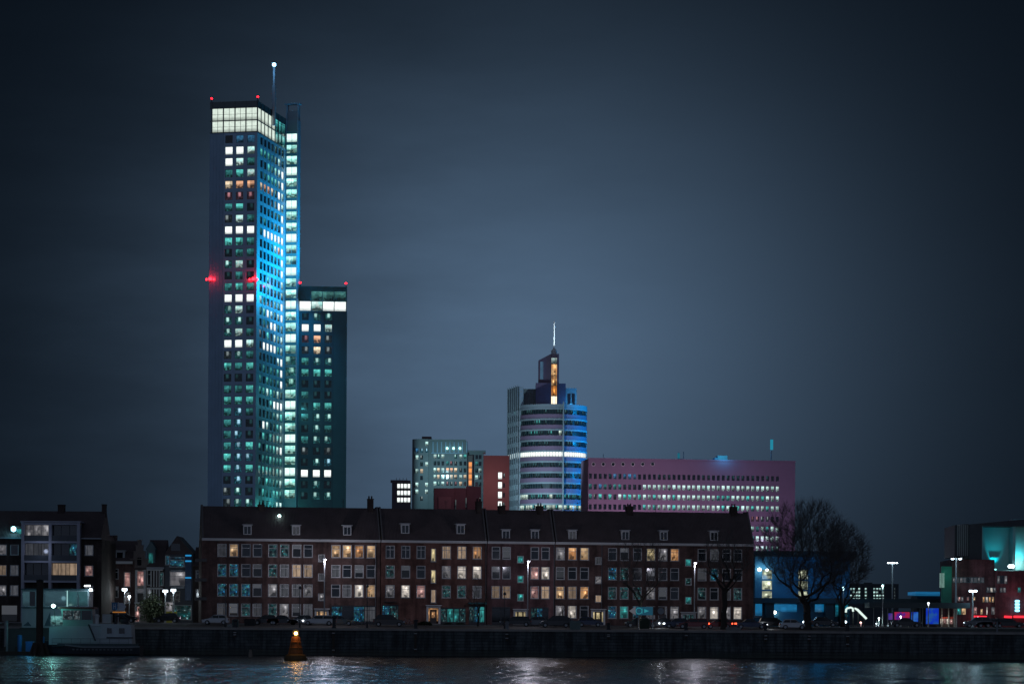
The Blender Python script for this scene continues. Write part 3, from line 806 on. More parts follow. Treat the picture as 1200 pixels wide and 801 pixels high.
    mb = MB(); mb.box(.002, bw, .35, 2.4, 0, FB.z(338, 141)); zz = FB.z(338, 141)
    for x in (.15, bw - .35): mb.box(x - .15, x + .2, .36, .7, zz, bz); mb.box(x - .15, x + .2, 2.0, 2.3, zz, bz)
    mb.box(-.6, bw + .3, .3, 2.4, bz, bz + .35); mb.box(.3, bw - .4, .9, 2.2, zz, bz - 2.0)
    a, b = FB.s(332.8), FB.s(344.6)
    mb.box(.0, a - .02, .0, .35, 0, zz - .1); mb.box(b + .02, bw, .0, .35, 0, zz - .1)
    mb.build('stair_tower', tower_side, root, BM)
    bs = 'WTWWwWWWWWWWWWWWWWWWgptWWWWWWWWwT'
    bay = lit('bay_lit', (.60, 1, .86), 1.5, 'office', (.14, .75, .68)); bayW = lit('bay_bright', (.70, 1, .90), 1.4, 'full')
    bayd = lit('bay_half', (.45, .95, .80), .9, 'part', (.06, .34, .33))
    for r in range(33):
        z = FB.z(338, 161.6 + 13.03 * r)
        k = bs[r]; m = bayd if k in 'gpt' else bay if (r * 7) % 3 else bayW
        o = link('bay_window', pane_mesh(b - a, 2.55, m, .12), root, BM @ T(((a + b) / 2, 0, z - 1.28)))
        e = MB(); e.box(a, b, .0, .3, z + 1.30, z + 2.20); e.box((a + b) / 2 - .05, (a + b) / 2 + .05, .04, .11, z - 1.28, z + 1.3)
        e.build('spandrel', surface('teal_spandrel', (.12, .30, .30), .4, .2, .3), o, T((-(a + b) / 2, 0, -(z - 1.28))))
    # mast
    m = P(321, 118, 822); mt = P(321, 78, 822)
    loc = FF.M.inverted() @ Vector((m.x, m.y, GZ + zt - 1))
    mb = MB(); h = mt.z - (GZ + zt - 1)
    mb.tube([(0, 0, -4), (0, 0, h * .58)], .62, 8); mb.tube([(0, 0, h * .58), (0, 0, h)], .36, 8)
    for q in range(5): mb.box(-.9, .9, -.06, .06, h * (.1 + .1 * q), h * (.1 + .1 * q) + .1)
    mo = mb.build('mast', surface('mast_paint', (.32, .36, .40), .5), root, T(loc))
    mb = MB(); mb.lathe([(.1, h), (.55, h + .2), (.55, h + .9), (.1, h + 1.1)], 10); mb.build('mast_light', glow('mast_glow', (.25, .65, 1), 14), mo)
    lamp('POINT', (mt.x - .8, mt.y - 3.5, mt.z - 2), 500, (.2, .55, 1), root, radius=.4)
    # blue floodlights standing on the lower tower's roof
    Fz = lambda py: P(338, py, 830).z
    for (px, py, Y, pw, aim, cone) in ((390, 325, 828, 90000, (316, 255, 818), 165), (372, 343, 831, 30000, (314, 425, 818), 165)):
        lamp('SPOT', P(px, py, Y), pw, (.0, .47, .95), root, radius=.8, aim=P(*aim), cone=R(cone), blend=1)
    return root, FF, FS, W, D, GZ + zt
tw, TFF, TFS, TW, TD, TZ = tower()
for (px, lab) in ((244.2, 'small red warning light on the left roof corner of the tall skyscraper'), (298.3, 'small red warning light on the right front roof corner of the tall skyscraper')):
    a = TFF.at(TFF.s(px), .25); beacon((a.x, a.y, TZ), lab, 25, .30, .9)
for px, py, lab in ((247, 328, 'large red glowing obstruction light halfway up the left edge of the skyscraper'), (297.5, 328, 'large red glowing obstruction light halfway up the front corner of the skyscraper')):
    s, z = TFF.sz(px, py); a = TFF.at(s, -.55)
    root = thing('obstruction_light', lab, 'warning light', T((a.x, a.y, TFF.z0 + z)), 'obstruction lights halfway up the skyscraper')
    m = MB(); m.box(-.25, .25, .0, .5, -.5, -.32); m.box(-1.5, 1.5, -.1, .1, -.32, -.22); m.build('bracket', dark_metal, root)
    for q, k in ((-1.15, .55), (0, 1), (1.1, .6)):  # outer two lenses added to spread the red glow sideways
        m = MB(); m.lathe([(.2 * k, -.2), (.55 * k, 0), (.55 * k, .55 * k), (.2 * k, .75 * k)], 12, 0, (q, 0, 0)); m.build('lens', glow('obstruction_red', (1, .008, .014), 16), root)
    lamp('POINT', (a.x, a.y - 2.2, TFF.z0 + z + .3), 110, (1, .03, .08), root, radius=.6)
    if px > 270:
        b_ = TFS.at(TD * .45, -1.6); lamp('POINT', (b_.x, b_.y, TFF.z0 + z), 160, (1, .02, .35), root, radius=.5)  # added unseen lamp, lays a pink reflection along the side wall

def annex():
    FF = face(347.6, 838, R(4), GZ); W = FF.s(404.6)
    root = thing('office_tower', 'lower dark glass office tower joined to the right of the tall skyscraper', 'office tower', FF.M)
    zt = FF.z(376, 335.3); D = 22
    cols = [355.8, 369.8, 383.0]; cs = [FF.s(c) for c in cols]; ww = 2.3; wh = 2.4
    rows = [FF.z(370, 371 + 13.1 * r) for r in range(17)]
    zc0 = FF.z(370, 364.8); zc1 = FF.z(370, 341)
    holes = [(s - ww / 2, s + ww / 2, z - wh / 2, z + wh / 2) for s in cs for z in rows]
    mb = MB(); xe = FF.s(389)
    mb.wall(0, xe, 0, zc0, holes, 0, .3); mb.box(.05, W - .05, .9, D, 0, zc0)
    mb.build('front_wall', surface('annex_panel', (.045, .085, .105), .4, .2, .2, spec=.6), root)
    mb = MB(); mb.box(xe, W, .05, .85, 0, zc0)
    for k in range(6): x = xe + (W - xe) * k / 5.05; mb.box(x, x + .09, -.1, .045, 0, zc0)
    for s in cs[1:] + [cs[0]]: mb.box(s - ww / 2 - .32, s - ww / 2 - .22, -.14, -.005, 0, zc0)
    mb.box(W - .22, W + .05, -.16, -.11, 0, zc0)
    mb.build('glazed_edge', surface('annex_fin', (.07, .14, .16), .35, .2, .2), root)
    st = ['Dpp', 'WWw', 'rog', 'gmg', 'Tpp', 'TTT', 'DDD', 'tDD', 'DTT', 'tpp', 'Dpt', 'tpp', 'gDg', 'DpB', 'WWW', 'DpD', 'Dpp', 'ppp'][:17]
    for r, row in enumerate(st):
        for s, k in zip(cs, row):
            link('window', office_mesh(ww - .18, wh - .18, O[k]), root, T((s, .16, rows[r] - wh / 2 + .09)))
    mb = MB(); xs = [FF.s(c) for c in (348.6, 362.5, 376, 389.5, 403.6)]; zm = FF.z(370, 352.6)
    for x in xs: mb.box(x - .12, x + .12, -.1, .2, zc0, zt)
    for k in range(28): x = W * k / 28; mb.box(x, x + .06, -.06, .08, zm, zt)
    for z in (zc0 + .1, zm, zt - .15): mb.box(0, W, -.08, .22, z - .12, z + .12)
    mb.box(.0, W, .2, .4, zm, zt)
    cr = mb.build('crown_frame', surface('annex_crown', (.09, .22, .22), .4), root)
    up = lit('annex_crown_dim', (.18, .62, .56), .40, 'office', (.04, .20, .20))
    for i in range(4):
        w = xs[i + 1] - xs[i] - .24
        link('crown_pane', pane_mesh(w, zm - zc0 - .4, O['W'] if i != 1 else O['w'], .1), cr, T(((xs[i] + xs[i + 1]) / 2, 0, zc0 + .24)))
        if i: link('crown_pane', pane_mesh(w, (zt - zm) * .62, up, .1), cr, T(((xs[i] + xs[i + 1]) / 2, 0, zm + .14)))
    mb = MB(); mb.box(.2, W - .2, .45, D, zc0, zt - .3); mb.build('roof', tower_dark, root)
    for px, lab in ((349.6, 'small red warning light on the left roof corner of the lower glass tower'), (403.2, 'small red warning light on the right roof corner of the lower glass tower')):
        a = FF.at(FF.s(px), .3); beacon((a.x, a.y, GZ + zt), lab, 25, .30, .8)
    # glow from the lobby between the towers
    lamp('POINT', P(338, 592, 822), 1500, (.1, .85, .8), root, radius=1.0)
    lamp('POINT', P(352, 470, 818), 1500, (.1, .75, .85), root, radius=1.0)
annex()

# ================================================================== round-fronted tower with the mast
def round_tower():
    Y0 = 1100; sc = Y0 / F
    cxp = P(647.2, 600, Y0); r = 41 * sc
    root = thing('round_tower', 'round fronted office tower with striped floors, orange lit fin and white mast', 'office tower', T((cxp.x, Y0 + r, GZ)))
    z = lambda py: P(647, py, Y0).z - GZ
    white = surface('round_white', (.40, .47, .50), .5, .12, .1); pink = surface('round_pink', (.33, .22, .32), .6, .15, .1)
    n = 36
    def ring(mb, z0, z1, rr, mi=0, a0=180, a1=360, seed=0):
        for i in range(n):
            t0, t1 = R(a0 + (a1 - a0) * i / n), R(a0 + (a1 - a0) * (i + 1) / n)
            p0 = (rr * math.cos(t0), rr * math.sin(t0)); p1 = (rr * math.cos(t1), rr * math.sin(t1))
            mb.face([(*p0, z0), (*p1, z0), (*p1, z1), (*p0, z1)], mi if isinstance(mi, int) else mi(i), [(i + seed, 0), (i + seed + .999, 0), (i + seed + .999, 1), (i + seed, 1)])
    def shelf(mb, zz, r0, r1, mi=0, up=True):
        for i in range(n):
            t0, t1 = R(180 + 180 * i / n), R(180 + 180 * (i + 1) / n)
            q = [(r0 * math.cos(t0), r0 * math.sin(t0), zz), (r1 * math.cos(t0), r1 * math.sin(t0), zz), (r1 * math.cos(t1), r1 * math.sin(t1), zz), (r0 * math.cos(t1), r0 * math.sin(t1), zz)]
            mb.face(q if up else q[::-1], mi)
    pitch = z(482) - z(494.45); top = z(473)
    mb = MB()
    floors = [z(482) - pitch * i for i in range(19)]
    for i, zc in enumerate(floors):
        g0, g1 = zc - pitch * .22, zc + pitch * .22           # glass
        ring(mb, g1, g1 + pitch * .16, r + .25, 0); shelf(mb, g1, r - .4, r + .25, 0, False); shelf(mb, g1 + pitch * .16, r - .1, r + .25, 0)
        ring(mb, g0 - pitch * .40, g0, r, 1); shelf(mb, g0, r - .4, r, 1)
    ring(mb, floors[0] + pitch * .38, top, r + .1, 0); shelf(mb, top, 0, r + .1, 0)
    # straight sides behind the round front
    for x in (-r, r - .6): mb.box(x, x + .6, 0, 16, 0, top)
    mb.box(-r + .6, r - .6, 15, 16, 0, top); 
    mb.box(-r + .6, r - .6, .3, 15, top - 1, top)
    mb.build('drum', [white, pink], root)
    rr = random.Random(5)
    strip_d = glass('band_glass', (.006, .030, .036), .32)
    lits = [lit('band_bright', (.92, 1, .95), 1.35, 'full'), lit('band_warm', (.85, 1, .85), .9, 'office', (.3, .5, .45)), lit('band_teal', (.12, .65, .62), .5, 'part', (.02, .16, .18)), lit('band_dusk', (.10, .30, .32), .28, 'part', (.02, .10, .12))]
    for i, zc in enumerate(floors[:11]):
        g0, g1 = zc - pitch * .22, zc + pitch * .22
        mb = MB()
        def pick(k, i=i):
            if i == 4: return 1
            if i == 8: return 2 if (k < 9 or k in (17, 31, 32, 33)) else (3 if k % 3 else 4)
            if i >= 9: return 2 if k % 4 < 3 else 3
            if i == 1 and k in (12, 13): return 3
            if i == 2 and k in (10, 11, 12, 17, 20): return 3 if k < 20 else 2
            return 0 if rr.random() < .55 else 4
        ring(mb, g0, g1, r - .25, pick, seed=i * 40)
        for k in range(n + 1):
            t = R(180 + 180 * k / n); mb.box((r - .2) * math.cos(t) - .07, (r - .2) * math.cos(t) + .07, (r - .2) * math.sin(t) - .05, (r - .2) * math.sin(t) + .05, g0, g1, 5)
        mb.build('window_band', [strip_d, *lits, mullion], root)
    # upright fin dividing the front
    xa = P(659.6, 600, Y0).x - cxp.x; ya = -math.sqrt(max(r * r - xa * xa, 0))
    mb = MB(); mb.box(xa - .3, xa + .3, ya - 1.7, ya + .6, 0, top + 1.0); mb.build('fin', white, root)
    # flat slab on the left with its own small windows
    fl = Face(P(606.4, 600, Y0 + r * .8).x, Y0 + r * .8, 0, GZ)
    xl = P(594.2, 600, Y0 + 26)
    p1 = Vector((P(606.2, 600, Y0 + 9).x, Y0 + 9)); p0 = Vector((xl.x, xl.y))
    d = p1 - p0; SF = Face(p0.x, p0.y, math.atan2(d.y, d.x), GZ); wl = d.length
    zs = SF.z(602, 454); SMx = root.matrix_basis.inverted() @ SF.M
    holes = []
    cols = [wl * (k + .5) / 5 for k in range(5)]
    for i, zc in enumerate(floors[:12]):
        for c in cols: holes.append((c - .9, c + .9, zc - 1.1, zc + 1.1))
    mb = MB(); mb.wall(0, wl, 0, zs, holes, 0, .4); mb.box(0.05, wl, .6, 2.4, 0, zs)
    for k in range(6): x = min(max(wl * k / 5, .15), wl - .15); mb.box(x - .15, x + .15, -.25, -.003, 0, zs + .6)
    mb.build('side_slab', white, root, SMx)
    mb = MB()
    for i, h in enumerate(holes):
        fl_i = i // 5
        mb.quad(h[0], h[1], .35, h[2], h[3], 1 if fl_i == 4 else (3 if (i * 7) % 5 < 2 else 0), i)
    tag(mb.build('slab_window', [strip_d, *lits], root, SMx), kind='stuff')
    # set-back storeys on the roof
    def pbox(mb, pa, pb, py0, py1, dy0, dy1, mi=0):
        xa, xb = P(pa, 600, Y0 + 10).x - cxp.x, P(pb, 600, Y0 + 10).x - cxp.x
        mb.box(xa, xb, dy0, dy1, z(py1), z(py0), mi)
    mb = MB(); pbox(mb, 606.6, 627, 452.5, 474, -2, 12); mb.build('roof_pavilion', surface('pavilion_grey', (.22, .25, .25), .6), root)
    mb = MB()
    for k in range(3):
        pbox(mb, 609 + k * 5.8, 612.6 + k * 5.8, 457.5, 471.5, -2.12, -2.02)
    tag(mb.build('pavilion_window', glass('pavilion_glass', (.008, .02, .03)), root), kind='stuff')
    mb = MB(); pbox(mb, 627, 645.2, 446, 474, -5, 10); pbox(mb, 652, 662, 446.5, 474, -5, 10); mb.build('lift_house', surface('lift_house_plum', (.17, .12, .19), .5), root)
    mb = MB(); pbox(mb, 662.3, 675, 451.5, 474, -3, 10); mb.build('roof_pavilion', surface('pavilion_pale', (.40, .42, .44), .6), root)
    mb = MB()
    for k in range(2): pbox(mb, 664.3 + k * 5, 668 + k * 5, 458, 472, -3.1, -3.02)
    mb.build('pavilion_window', glass('pavilion_glass'), root)
    mb = MB()
    def px_x(px): return P(px, 600, Y0 + 10).x - cxp.x
    def fin_poly(pts): return [(px_x(a), z(b)) for a, b in pts]
    mb.prism(fin_poly([(630, 474), (644.9, 474), (644.9, 411), (630, 419)]), -3.5, 6)
    mb.prism(fin_poly([(652.0, 474), (654, 474), (654, 411.6), (652.0, 411.3)]), -5.2, 6)
    mb.prism(fin_poly([(645.02, 474), (651.88, 474), (651.88, 411.3), (645.02, 411)]), -2.9, 6)
    mb.build('roof_fin', surface('fin_plum', (.17, .115, .16), .55, .2, .2), root)
    mb = MB(); xs0, xs1 = px_x(645.3), px_x(651.7)
    seg = [(474, 461, 0), (460.6, 449, 1), (448.4, 437, 2), (436.4, 423.5, 2), (423, 416, 3)]
    for i, (a, b, m) in enumerate(seg): mb.quad(xs0, xs1, -3.2, z(a), z(b), m, i * 3)
    mb.build('fin_window', [lit('fin_white', (1, .84, .6), 1.6, 'full'), lit('fin_orange', (1, .38, .08), .95, 'home', (.9, .3, .05)), lit('fin_amber', (1, .62, .28), 1.15, 'home', (.9, .35, .1)), lit('fin_top', (.75, .9, .85), .6, 'office', (.2, .4, .4))], root)
    mb = MB()
    for py in (461, 448.7, 436.7, 423.2): mb.box(xs0, xs1, -3.32, -3.21, z(py) - .12, z(py) + .12)
    for px in (646.6, 650.2): mb.box(px_x(px) - .06, px_x(px) + .06, -3.3, -3.21, z(474), z(416))
    mb.build('fin_bars', dark_metal, root)
    mb = MB(); mb.quad(px_x(632.2), px_x(635.6), -3.6, z(441.5), z(420.5)); mb.build('fin_screen', lit('fin_blue', (.20, .45, .75), .42, 'curtain'), root)
    mb = MB(); x = px_x(648.4); zb = z(411); mb.lathe([(1.1, 0), (1.3, 1.5), (.5, 2.4), (.32, 3)], 10, 0, (x, 0, zb)); mb.tube([(x, 0, zb + 2.8), (x, 0, z(371.5))], [.30, .28], 8)
    mb.build('mast', surface('mast_white', (.8, .82, .82), .4), root)
    # mast and facade floodlights
    w = root.matrix_basis.translation
    lamp('SPOT', (w.x + x + 5, w.y - 20, GZ + zb - 1), 30000, (.72, .9, 1), root, radius=.3, aim=(w.x + x, w.y, GZ + z(388)), cone=R(26))
    for py, pw in ((478, 7000), (515, 8000), (555, 8000), (592, 6000)): lamp('POINT', P(722, py, Y0 + .5), pw, (.0, .36, 1), root, radius=1)
    lamp('SPOT', P(600, 600, Y0 - 45), 60000, (.50, .80, 1), root, radius=1, aim=P(630, 515, Y0), cone=R(85))
    lamp('POINT', (w.x + px_x(669), w.y - 9, GZ + z(470)), 700, (.05, .45, 1), root, radius=.5)
round_tower()

# ================================================================== long pink courthouse
def pink_block():
    FF = face(688.5, 1060, R(8), GZ); W = FF.s(931); sc = 1060 / F
    root = thing('courthouse', 'long flat pink office building with rows of small lit windows', 'office building', FF.M)
    zt = FF.z(800, 538.6)
    cols = [691 + 5.77 * k for k in range(39)]; rows_py = [559, 571.2, 582.8, 594.6, 606.8, 618.6, 630, 641.4]
    cs = [FF.s(c) for c in cols]; rz = [FF.z(800, py) for py in rows_py]
    ww, wh = 1.22, 2.1
    holes = [(s - ww / 2, s + ww / 2, z - wh / 2, z + wh / 2) for z in rz for s in cs]
    mb = MB(); mb.wall(0, W, 0, zt, holes, 0, .4); mb.box(.05, W - .05, .6, 18, 0, zt - .05)
    mb.box(0, FF.s(780), -.12, -.003, FF.z(760, 549.5), zt + .25); mb.box(-.1, W + .1, -.25, -.125, zt - .3, zt + .3)
    mb.build('wall', surface('pink_render', (.29, .20, .29), .75, .2, .08), root)
    rr = random.Random(9)
    def state(r, c):
        px = cols[c]
        if r == 0: return 'b' if 715 < px < 748 and rr.random() < .8 else ('D' if rr.random() < .35 else 'd')
        if r == 1: return rr.choice('xwxx') if px > 749 else rr.choice('tDdbD')
        if r == 2: return rr.choice('xwxT') if px > 748 else rr.choice('tTTDg') if px < 725 else rr.choice('xmT')
        if r == 3: return rr.choice('xwTx') if px > 750 else 'd'
        if r == 4: return rr.choice('rrg') if px > 873 and px < 902 else 'd'
        if r == 5: return rr.choice('xwtx') if px > 873 else 'd'
        return rr.choice('xwtp') if px > 880 else 'd'
    keys = list(O); mats = [O[k] for k in keys]
    rest = MB(); cnt = 0; n = 0
    vis = lambda r, c: r < 4 or cols[c] > 872
    for r in range(8):
        for c in range(39):
            k = state(r, c); n += 1
            if vis(r, c) and k not in 'dD' and cnt < 98:
                cnt += 1; link('window', pane_mesh(ww, wh, O[k], .26), root, T((cs[c], 0, rz[r] - wh / 2)))
            else:
                rest.quad(cs[c] - ww / 2, cs[c] + ww / 2, .27, rz[r] - wh / 2, rz[r] + wh / 2, keys.index(k), n)
    tag(rest.build('window_row', mats, root), kind='stuff')
    for k in range(7):
        s, z = FF.sz(695.3 + 11.55 * k, 543.6)
        m = MB(); m.tube([(s, -.30, z), (s, -.125, z)], .85, 14); o = m.build('round_window', white_paint, root)
        m = MB(); m.tube([(s, -.34, z), (s, -.305, z)], .62, 14); m.build('pane', O['D'], o)
    # plant and aerials on the roof
    def rb(px0, px1, py0, py1, name, mat, y0=3, y1=7):
        m = MB(); m.box(FF.s(px0), FF.s(px1), y0, y1, zt - .04, FF.z(px0, py0)); return m.build(name, mat, root)
    rb(842, 853.5, 532.8, 540, 'plant_room', surface('plant_pale', (.45, .50, .52), .5))
    rb(838.5, 841.8, 535.5, 540, 'plant_unit', tower_dark); rb(796, 803, 536.5, 539, 'plant_unit', tower_dark)
    for px, py, w in ((796.5, 529, .3), (802.4, 528, .15), (905.5, 513.5, .22), (708, 531, .12)):
        m = MB(); s = FF.s(px); m.tube([(s, 4, zt - .1), (s, 4, FF.z(px, py))], w, 6); m.build('aerial', tower_dark, root)
    m = MB(); m.box(FF.s(904), FF.s(907.2), 3.3, 3.7, FF.z(905, 526), FF.z(905, 514)); m.build('antenna_panel', glow('panel_cyan', (.03, .42, .62), .55), root)
    m = MB(); m.box(FF.s(795), FF.s(797.6), 3.3, 3.6, FF.z(796, 536), FF.z(796, 530)); m.build('antenna_panel', glow('panel_teal', (.02, .25, .36), .5), root)
    a = FF.at(FF.s(847), -3); lamp('POINT', (a.x, a.y, GZ + zt + 2.2), 900, (.03, .55, 1), root, radius=.4)
    for px, pw, col in ((705, 8000, (1, .70, .95)), (770, 7200, (1, .68, .98)), (850, 2600, (.85, .55, .95)), (915, 1900, (.75, .55, 1))):
        a = FF.at(FF.s(px), -34); lamp('POINT', (a.x, a.y, GZ + 34), pw * 1.6, col, root, radius=1.5)
pink_block()

# ------------------------------------------------------------------ red-lit block and its low wings
def red_block():
    FF = face(565.6, 1035, R(4), GZ); W = FF.s(596)
    root = thing('red_block', 'red brick block with a column of bright windows left of the round tower', 'office building', FF.M)
    zt = FF.z(580, 533.8); rz = [FF.z(585, py) for py in (557, 568.2, 579.6, 591)]
    c1, c2 = FF.s(585.2), FF.s(589.8)
    holes = [(c1 - .75, c1 + .75, z - 1.3, z + 1.3) for z in rz] + [(c2 - .35, c2 + .35, z - .9, z + .9) for z in rz]
    mb = MB(); mb.wall(0, W, 0, zt, holes, 0, .4); mb.box(.05, W - .05, .6, 14, 0, zt - .02); mb.box(-.12, W + .12, -.15, -.004, zt - .35, zt + .12)
    mb.build('wall', surface('red_block_cladding', (.28, .135, .13), .75, .18, .15), root)
    for i, z in enumerate(rz):
        link('window', pane_mesh(1.5, 2.6, O['W'], .25), root, T((c1, 0, z - 1.3)))
        link('window', pane_mesh(.7, 1.8, O['g' if i in (0, 3) else 'd'], .25), root, T((c2, 0, z - .9)))
    a = FF.at(FF.s(573), -16); lamp('POINT', (a.x, a.y, GZ + 55), 2700, (1, .55, .55), root, radius=1)
    F2 = face(507.5, 925, R(3), GZ)
    root = thing('low_block', 'low dark maroon building peeking over the roofs left of the red block', 'office building', F2.M)
    plum = surface('plum_render', (.14, .065, .078), .7)
    mb = MB()
    def bx(a, b, py, y0, y1): mb.box(F2.s(a), F2.s(b), y0, y1, 0, F2.z(a, py))
    bx(508, 531, 571.5, 0, 9); bx(531.1, 545.6, 571, 1.5, 9); bx(545.8, 563.5, 569, 3, 12); mb.build('wall', plum, root)
    mb = MB(); 
    for a, b, p0, p1 in ((513, 528, 582, 596),): mb.box(F2.s(a), F2.s(b), -.5, -.02, F2.z(a, p1), F2.z(a, p0))
    mb.build('bay', surface('plum_bay', (.2, .10, .11), .7), root)
    for px, py in ((534, 589), (546, 587), (562.5, 587)):
        s, z = F2.sz(px, py); mb = MB(); mb.box(s - .2, s + .2, -.2, -.02, z - 2.2, z + 1.2); mb.build('light_strip', O['g'], root)
    a = F2.at(F2.s(540), -14); lamp('POINT', (a.x, a.y, GZ + 50), 1300, (1, .5, .6), root, radius=1)
red_block()

def flats():
    FF = face(481, 960, R(0), GZ); W = FF.s(572)
    root = thing('apartment_tower', 'grey green apartment tower with scattered lit windows and an orange lit stair', 'apartment building', FF.M)
    cc = surface('flats_render', (.20, .225, .24), .7, .2, .1)
    xa, xb, xc, xd = FF.s(482), FF.s(501), FF.s(546.5), FF.s(565.2)
    z1 = FF.z(495, 514.5); z2 = FF.z(525, 516.5); z3 = FF.z(560, 529.5)
    rowsz = [FF.z(520, 534.5 + 7.95 * k) for k in range(9)]
    colsA = [487.8, 492.6, 499]; colsB = [508.8, 513, 518, 523.5, 528, 533, 539, 544]; colsC = [557.5, 561.5]
    ww, wh = .95, 1.5
    mb = MB()
    # curved left end
    n = 10; poly = [(xa + (xb - xa) * .5 - (xb - xa) * .5 * math.cos(math.pi * k / (2 * n)), -3.2 * math.sin(math.pi * k / (2 * n)) + 1.0) for k in range(n + 1)] + [(xb, -2.2), (xb, 12), (xa, 12)]
    mb.loftx([[(x, y, zz) for x, y in poly] for zz in (0, z1)])
    mb.box(xb + .01, xc, .3, 12, 0, z2); mb.box(xc + .01, xd, 2.0, 12, 0, z3); mb.box(xc - 4, xd + .8, .9, 11, z3, z3 + .75)
    mb.box(xb - 2, xc - .6, -.3, 10, z2, z2 + .6)
    mb.build('wall', cc, root)
    mb = MB()
    for k in range(9): x = xb + 1.5 + k * 1.55; mb.box(x, x + .35, .05, .29, z2 - 4.2, z2 - .3)
    mb.box(xb + 1, xc - 1, .1, .28, z2 - 4.5, z2 - 4.25); mb.build('loggia_fins', tower_dark, root)
    rr = random.Random(21)
    sA = ['  w', ' bb', 'mg ', '  w', 'wm ', ' d ', 'w w', 'w w', ' g ']; zA = [FF.z(490, 520 + 8 * k) for k in range(9)]
    colsA = [488, 493.5, 499.3]
    for zc, row in zip(zA, ['  w', 'bBB', 'wg ', ' Dw', 'wm ', ' d ', 'w w', 'w w', ' g ']):
        for c, k in zip(colsA, row):
            if k != ' ': link('window', pane_mesh(ww, wh, O[k], -.03), root, T((FF.s(c), -2.3, zc - wh / 2)))
    for zc, row in zip(rowsz, ['wpw  pwT', 'DDdtrgDd', 'wmwoomgD', 'wmwommwm', 'wpwrgrmD', 'gDdgDDdg', 'dDdgDdDg']):
        for c, k in zip(colsB, row):
            if k != ' ': link('window', pane_mesh(ww, wh, O[k], .20), root, T((FF.s(c), 0, zc - wh / 2)))
    for zc, row in zip(rowsz, ['dd', 'td', 'Dw', 'wg', 'dD']):
        for c, k in zip(colsC, row): link('window', pane_mesh(ww, wh, O[k], 1.9), root, T((FF.s(c), 0, zc - wh / 2)))
    for k in range(3): s, z = FF.sz(524 + k * 7.5, 526.4); m = MB(); m.lathe([(.1, 0), (.4, .2), (.4, .7), (.1, .9)], 8, 0, (s, -.15, z)); m.build('roof_lamp', glow('roof_lamp_teal', (.45, 1, .9), 3), root)
    s0, s1 = FF.s(548.4), FF.s(551.9)
    st = lit('stair_orange', (1, .36, .10), 1.0, 'full')
    for k in range(4):
        za, zb = FF.z(550, 547.3 + 7.05 * k), FF.z(550, 541 + 7.05 * k)
        link('stair_window', pane_mesh(s1 - s0, zb - za, st, .75), root, T(((s0 + s1) / 2, 0, za)))
    mb = MB(); mb.box(FF.s(493), FF.s(504), 2, 8, z1, z1 + 1.2); mb.box(s0 - .3, s1 + .3, .85, 2.1, 0, FF.z(550, 533)); mb.build('stair_shaft', surface('flats_shaft', (.16, .12, .12), .7), root)
    a = FF.at(FF.s(520), -20); lamp('POINT', (a.x, a.y, GZ + 55), 8000, (.42, .88, 1), root, radius=1)
    F2 = face(458.5, 930, R(0), GZ); W2 = F2.s(480.4)
    root = thing('office_block', 'small dark office block with three rows of four bright windows', 'office building', F2.M)
    zt = F2.z(468, 562.5)
    rz = [F2.z(470, py) for py in (569.2, 577.2, 585.4)]; cs = [F2.s(466.3 + 4 * k) for k in range(4)]
    mb = MB(); mb.wall(0, W2, 0, zt, [(c - .45, c + .45, z - .8, z + .8) for c in cs for z in rz], 0, .3); mb.box(.05, W2 - .05, .5, 9, 0, zt - .02); mb.box(-.5, W2 - 1, -.3, -.004, zt - .9, zt + .1)
    for k in range(4): mb.box(cs[k] - .9, cs[k] - .75, .2, .4, zt, zt + .9)
    mb.build('wall', surface('block_dark', (.075, .085, .10), .7), root)
    for z in rz:
        for c in cs: link('window', pane_mesh(.9, 1.6, O['W'], .2), root, T((c, 0, z - .8)))
flats()

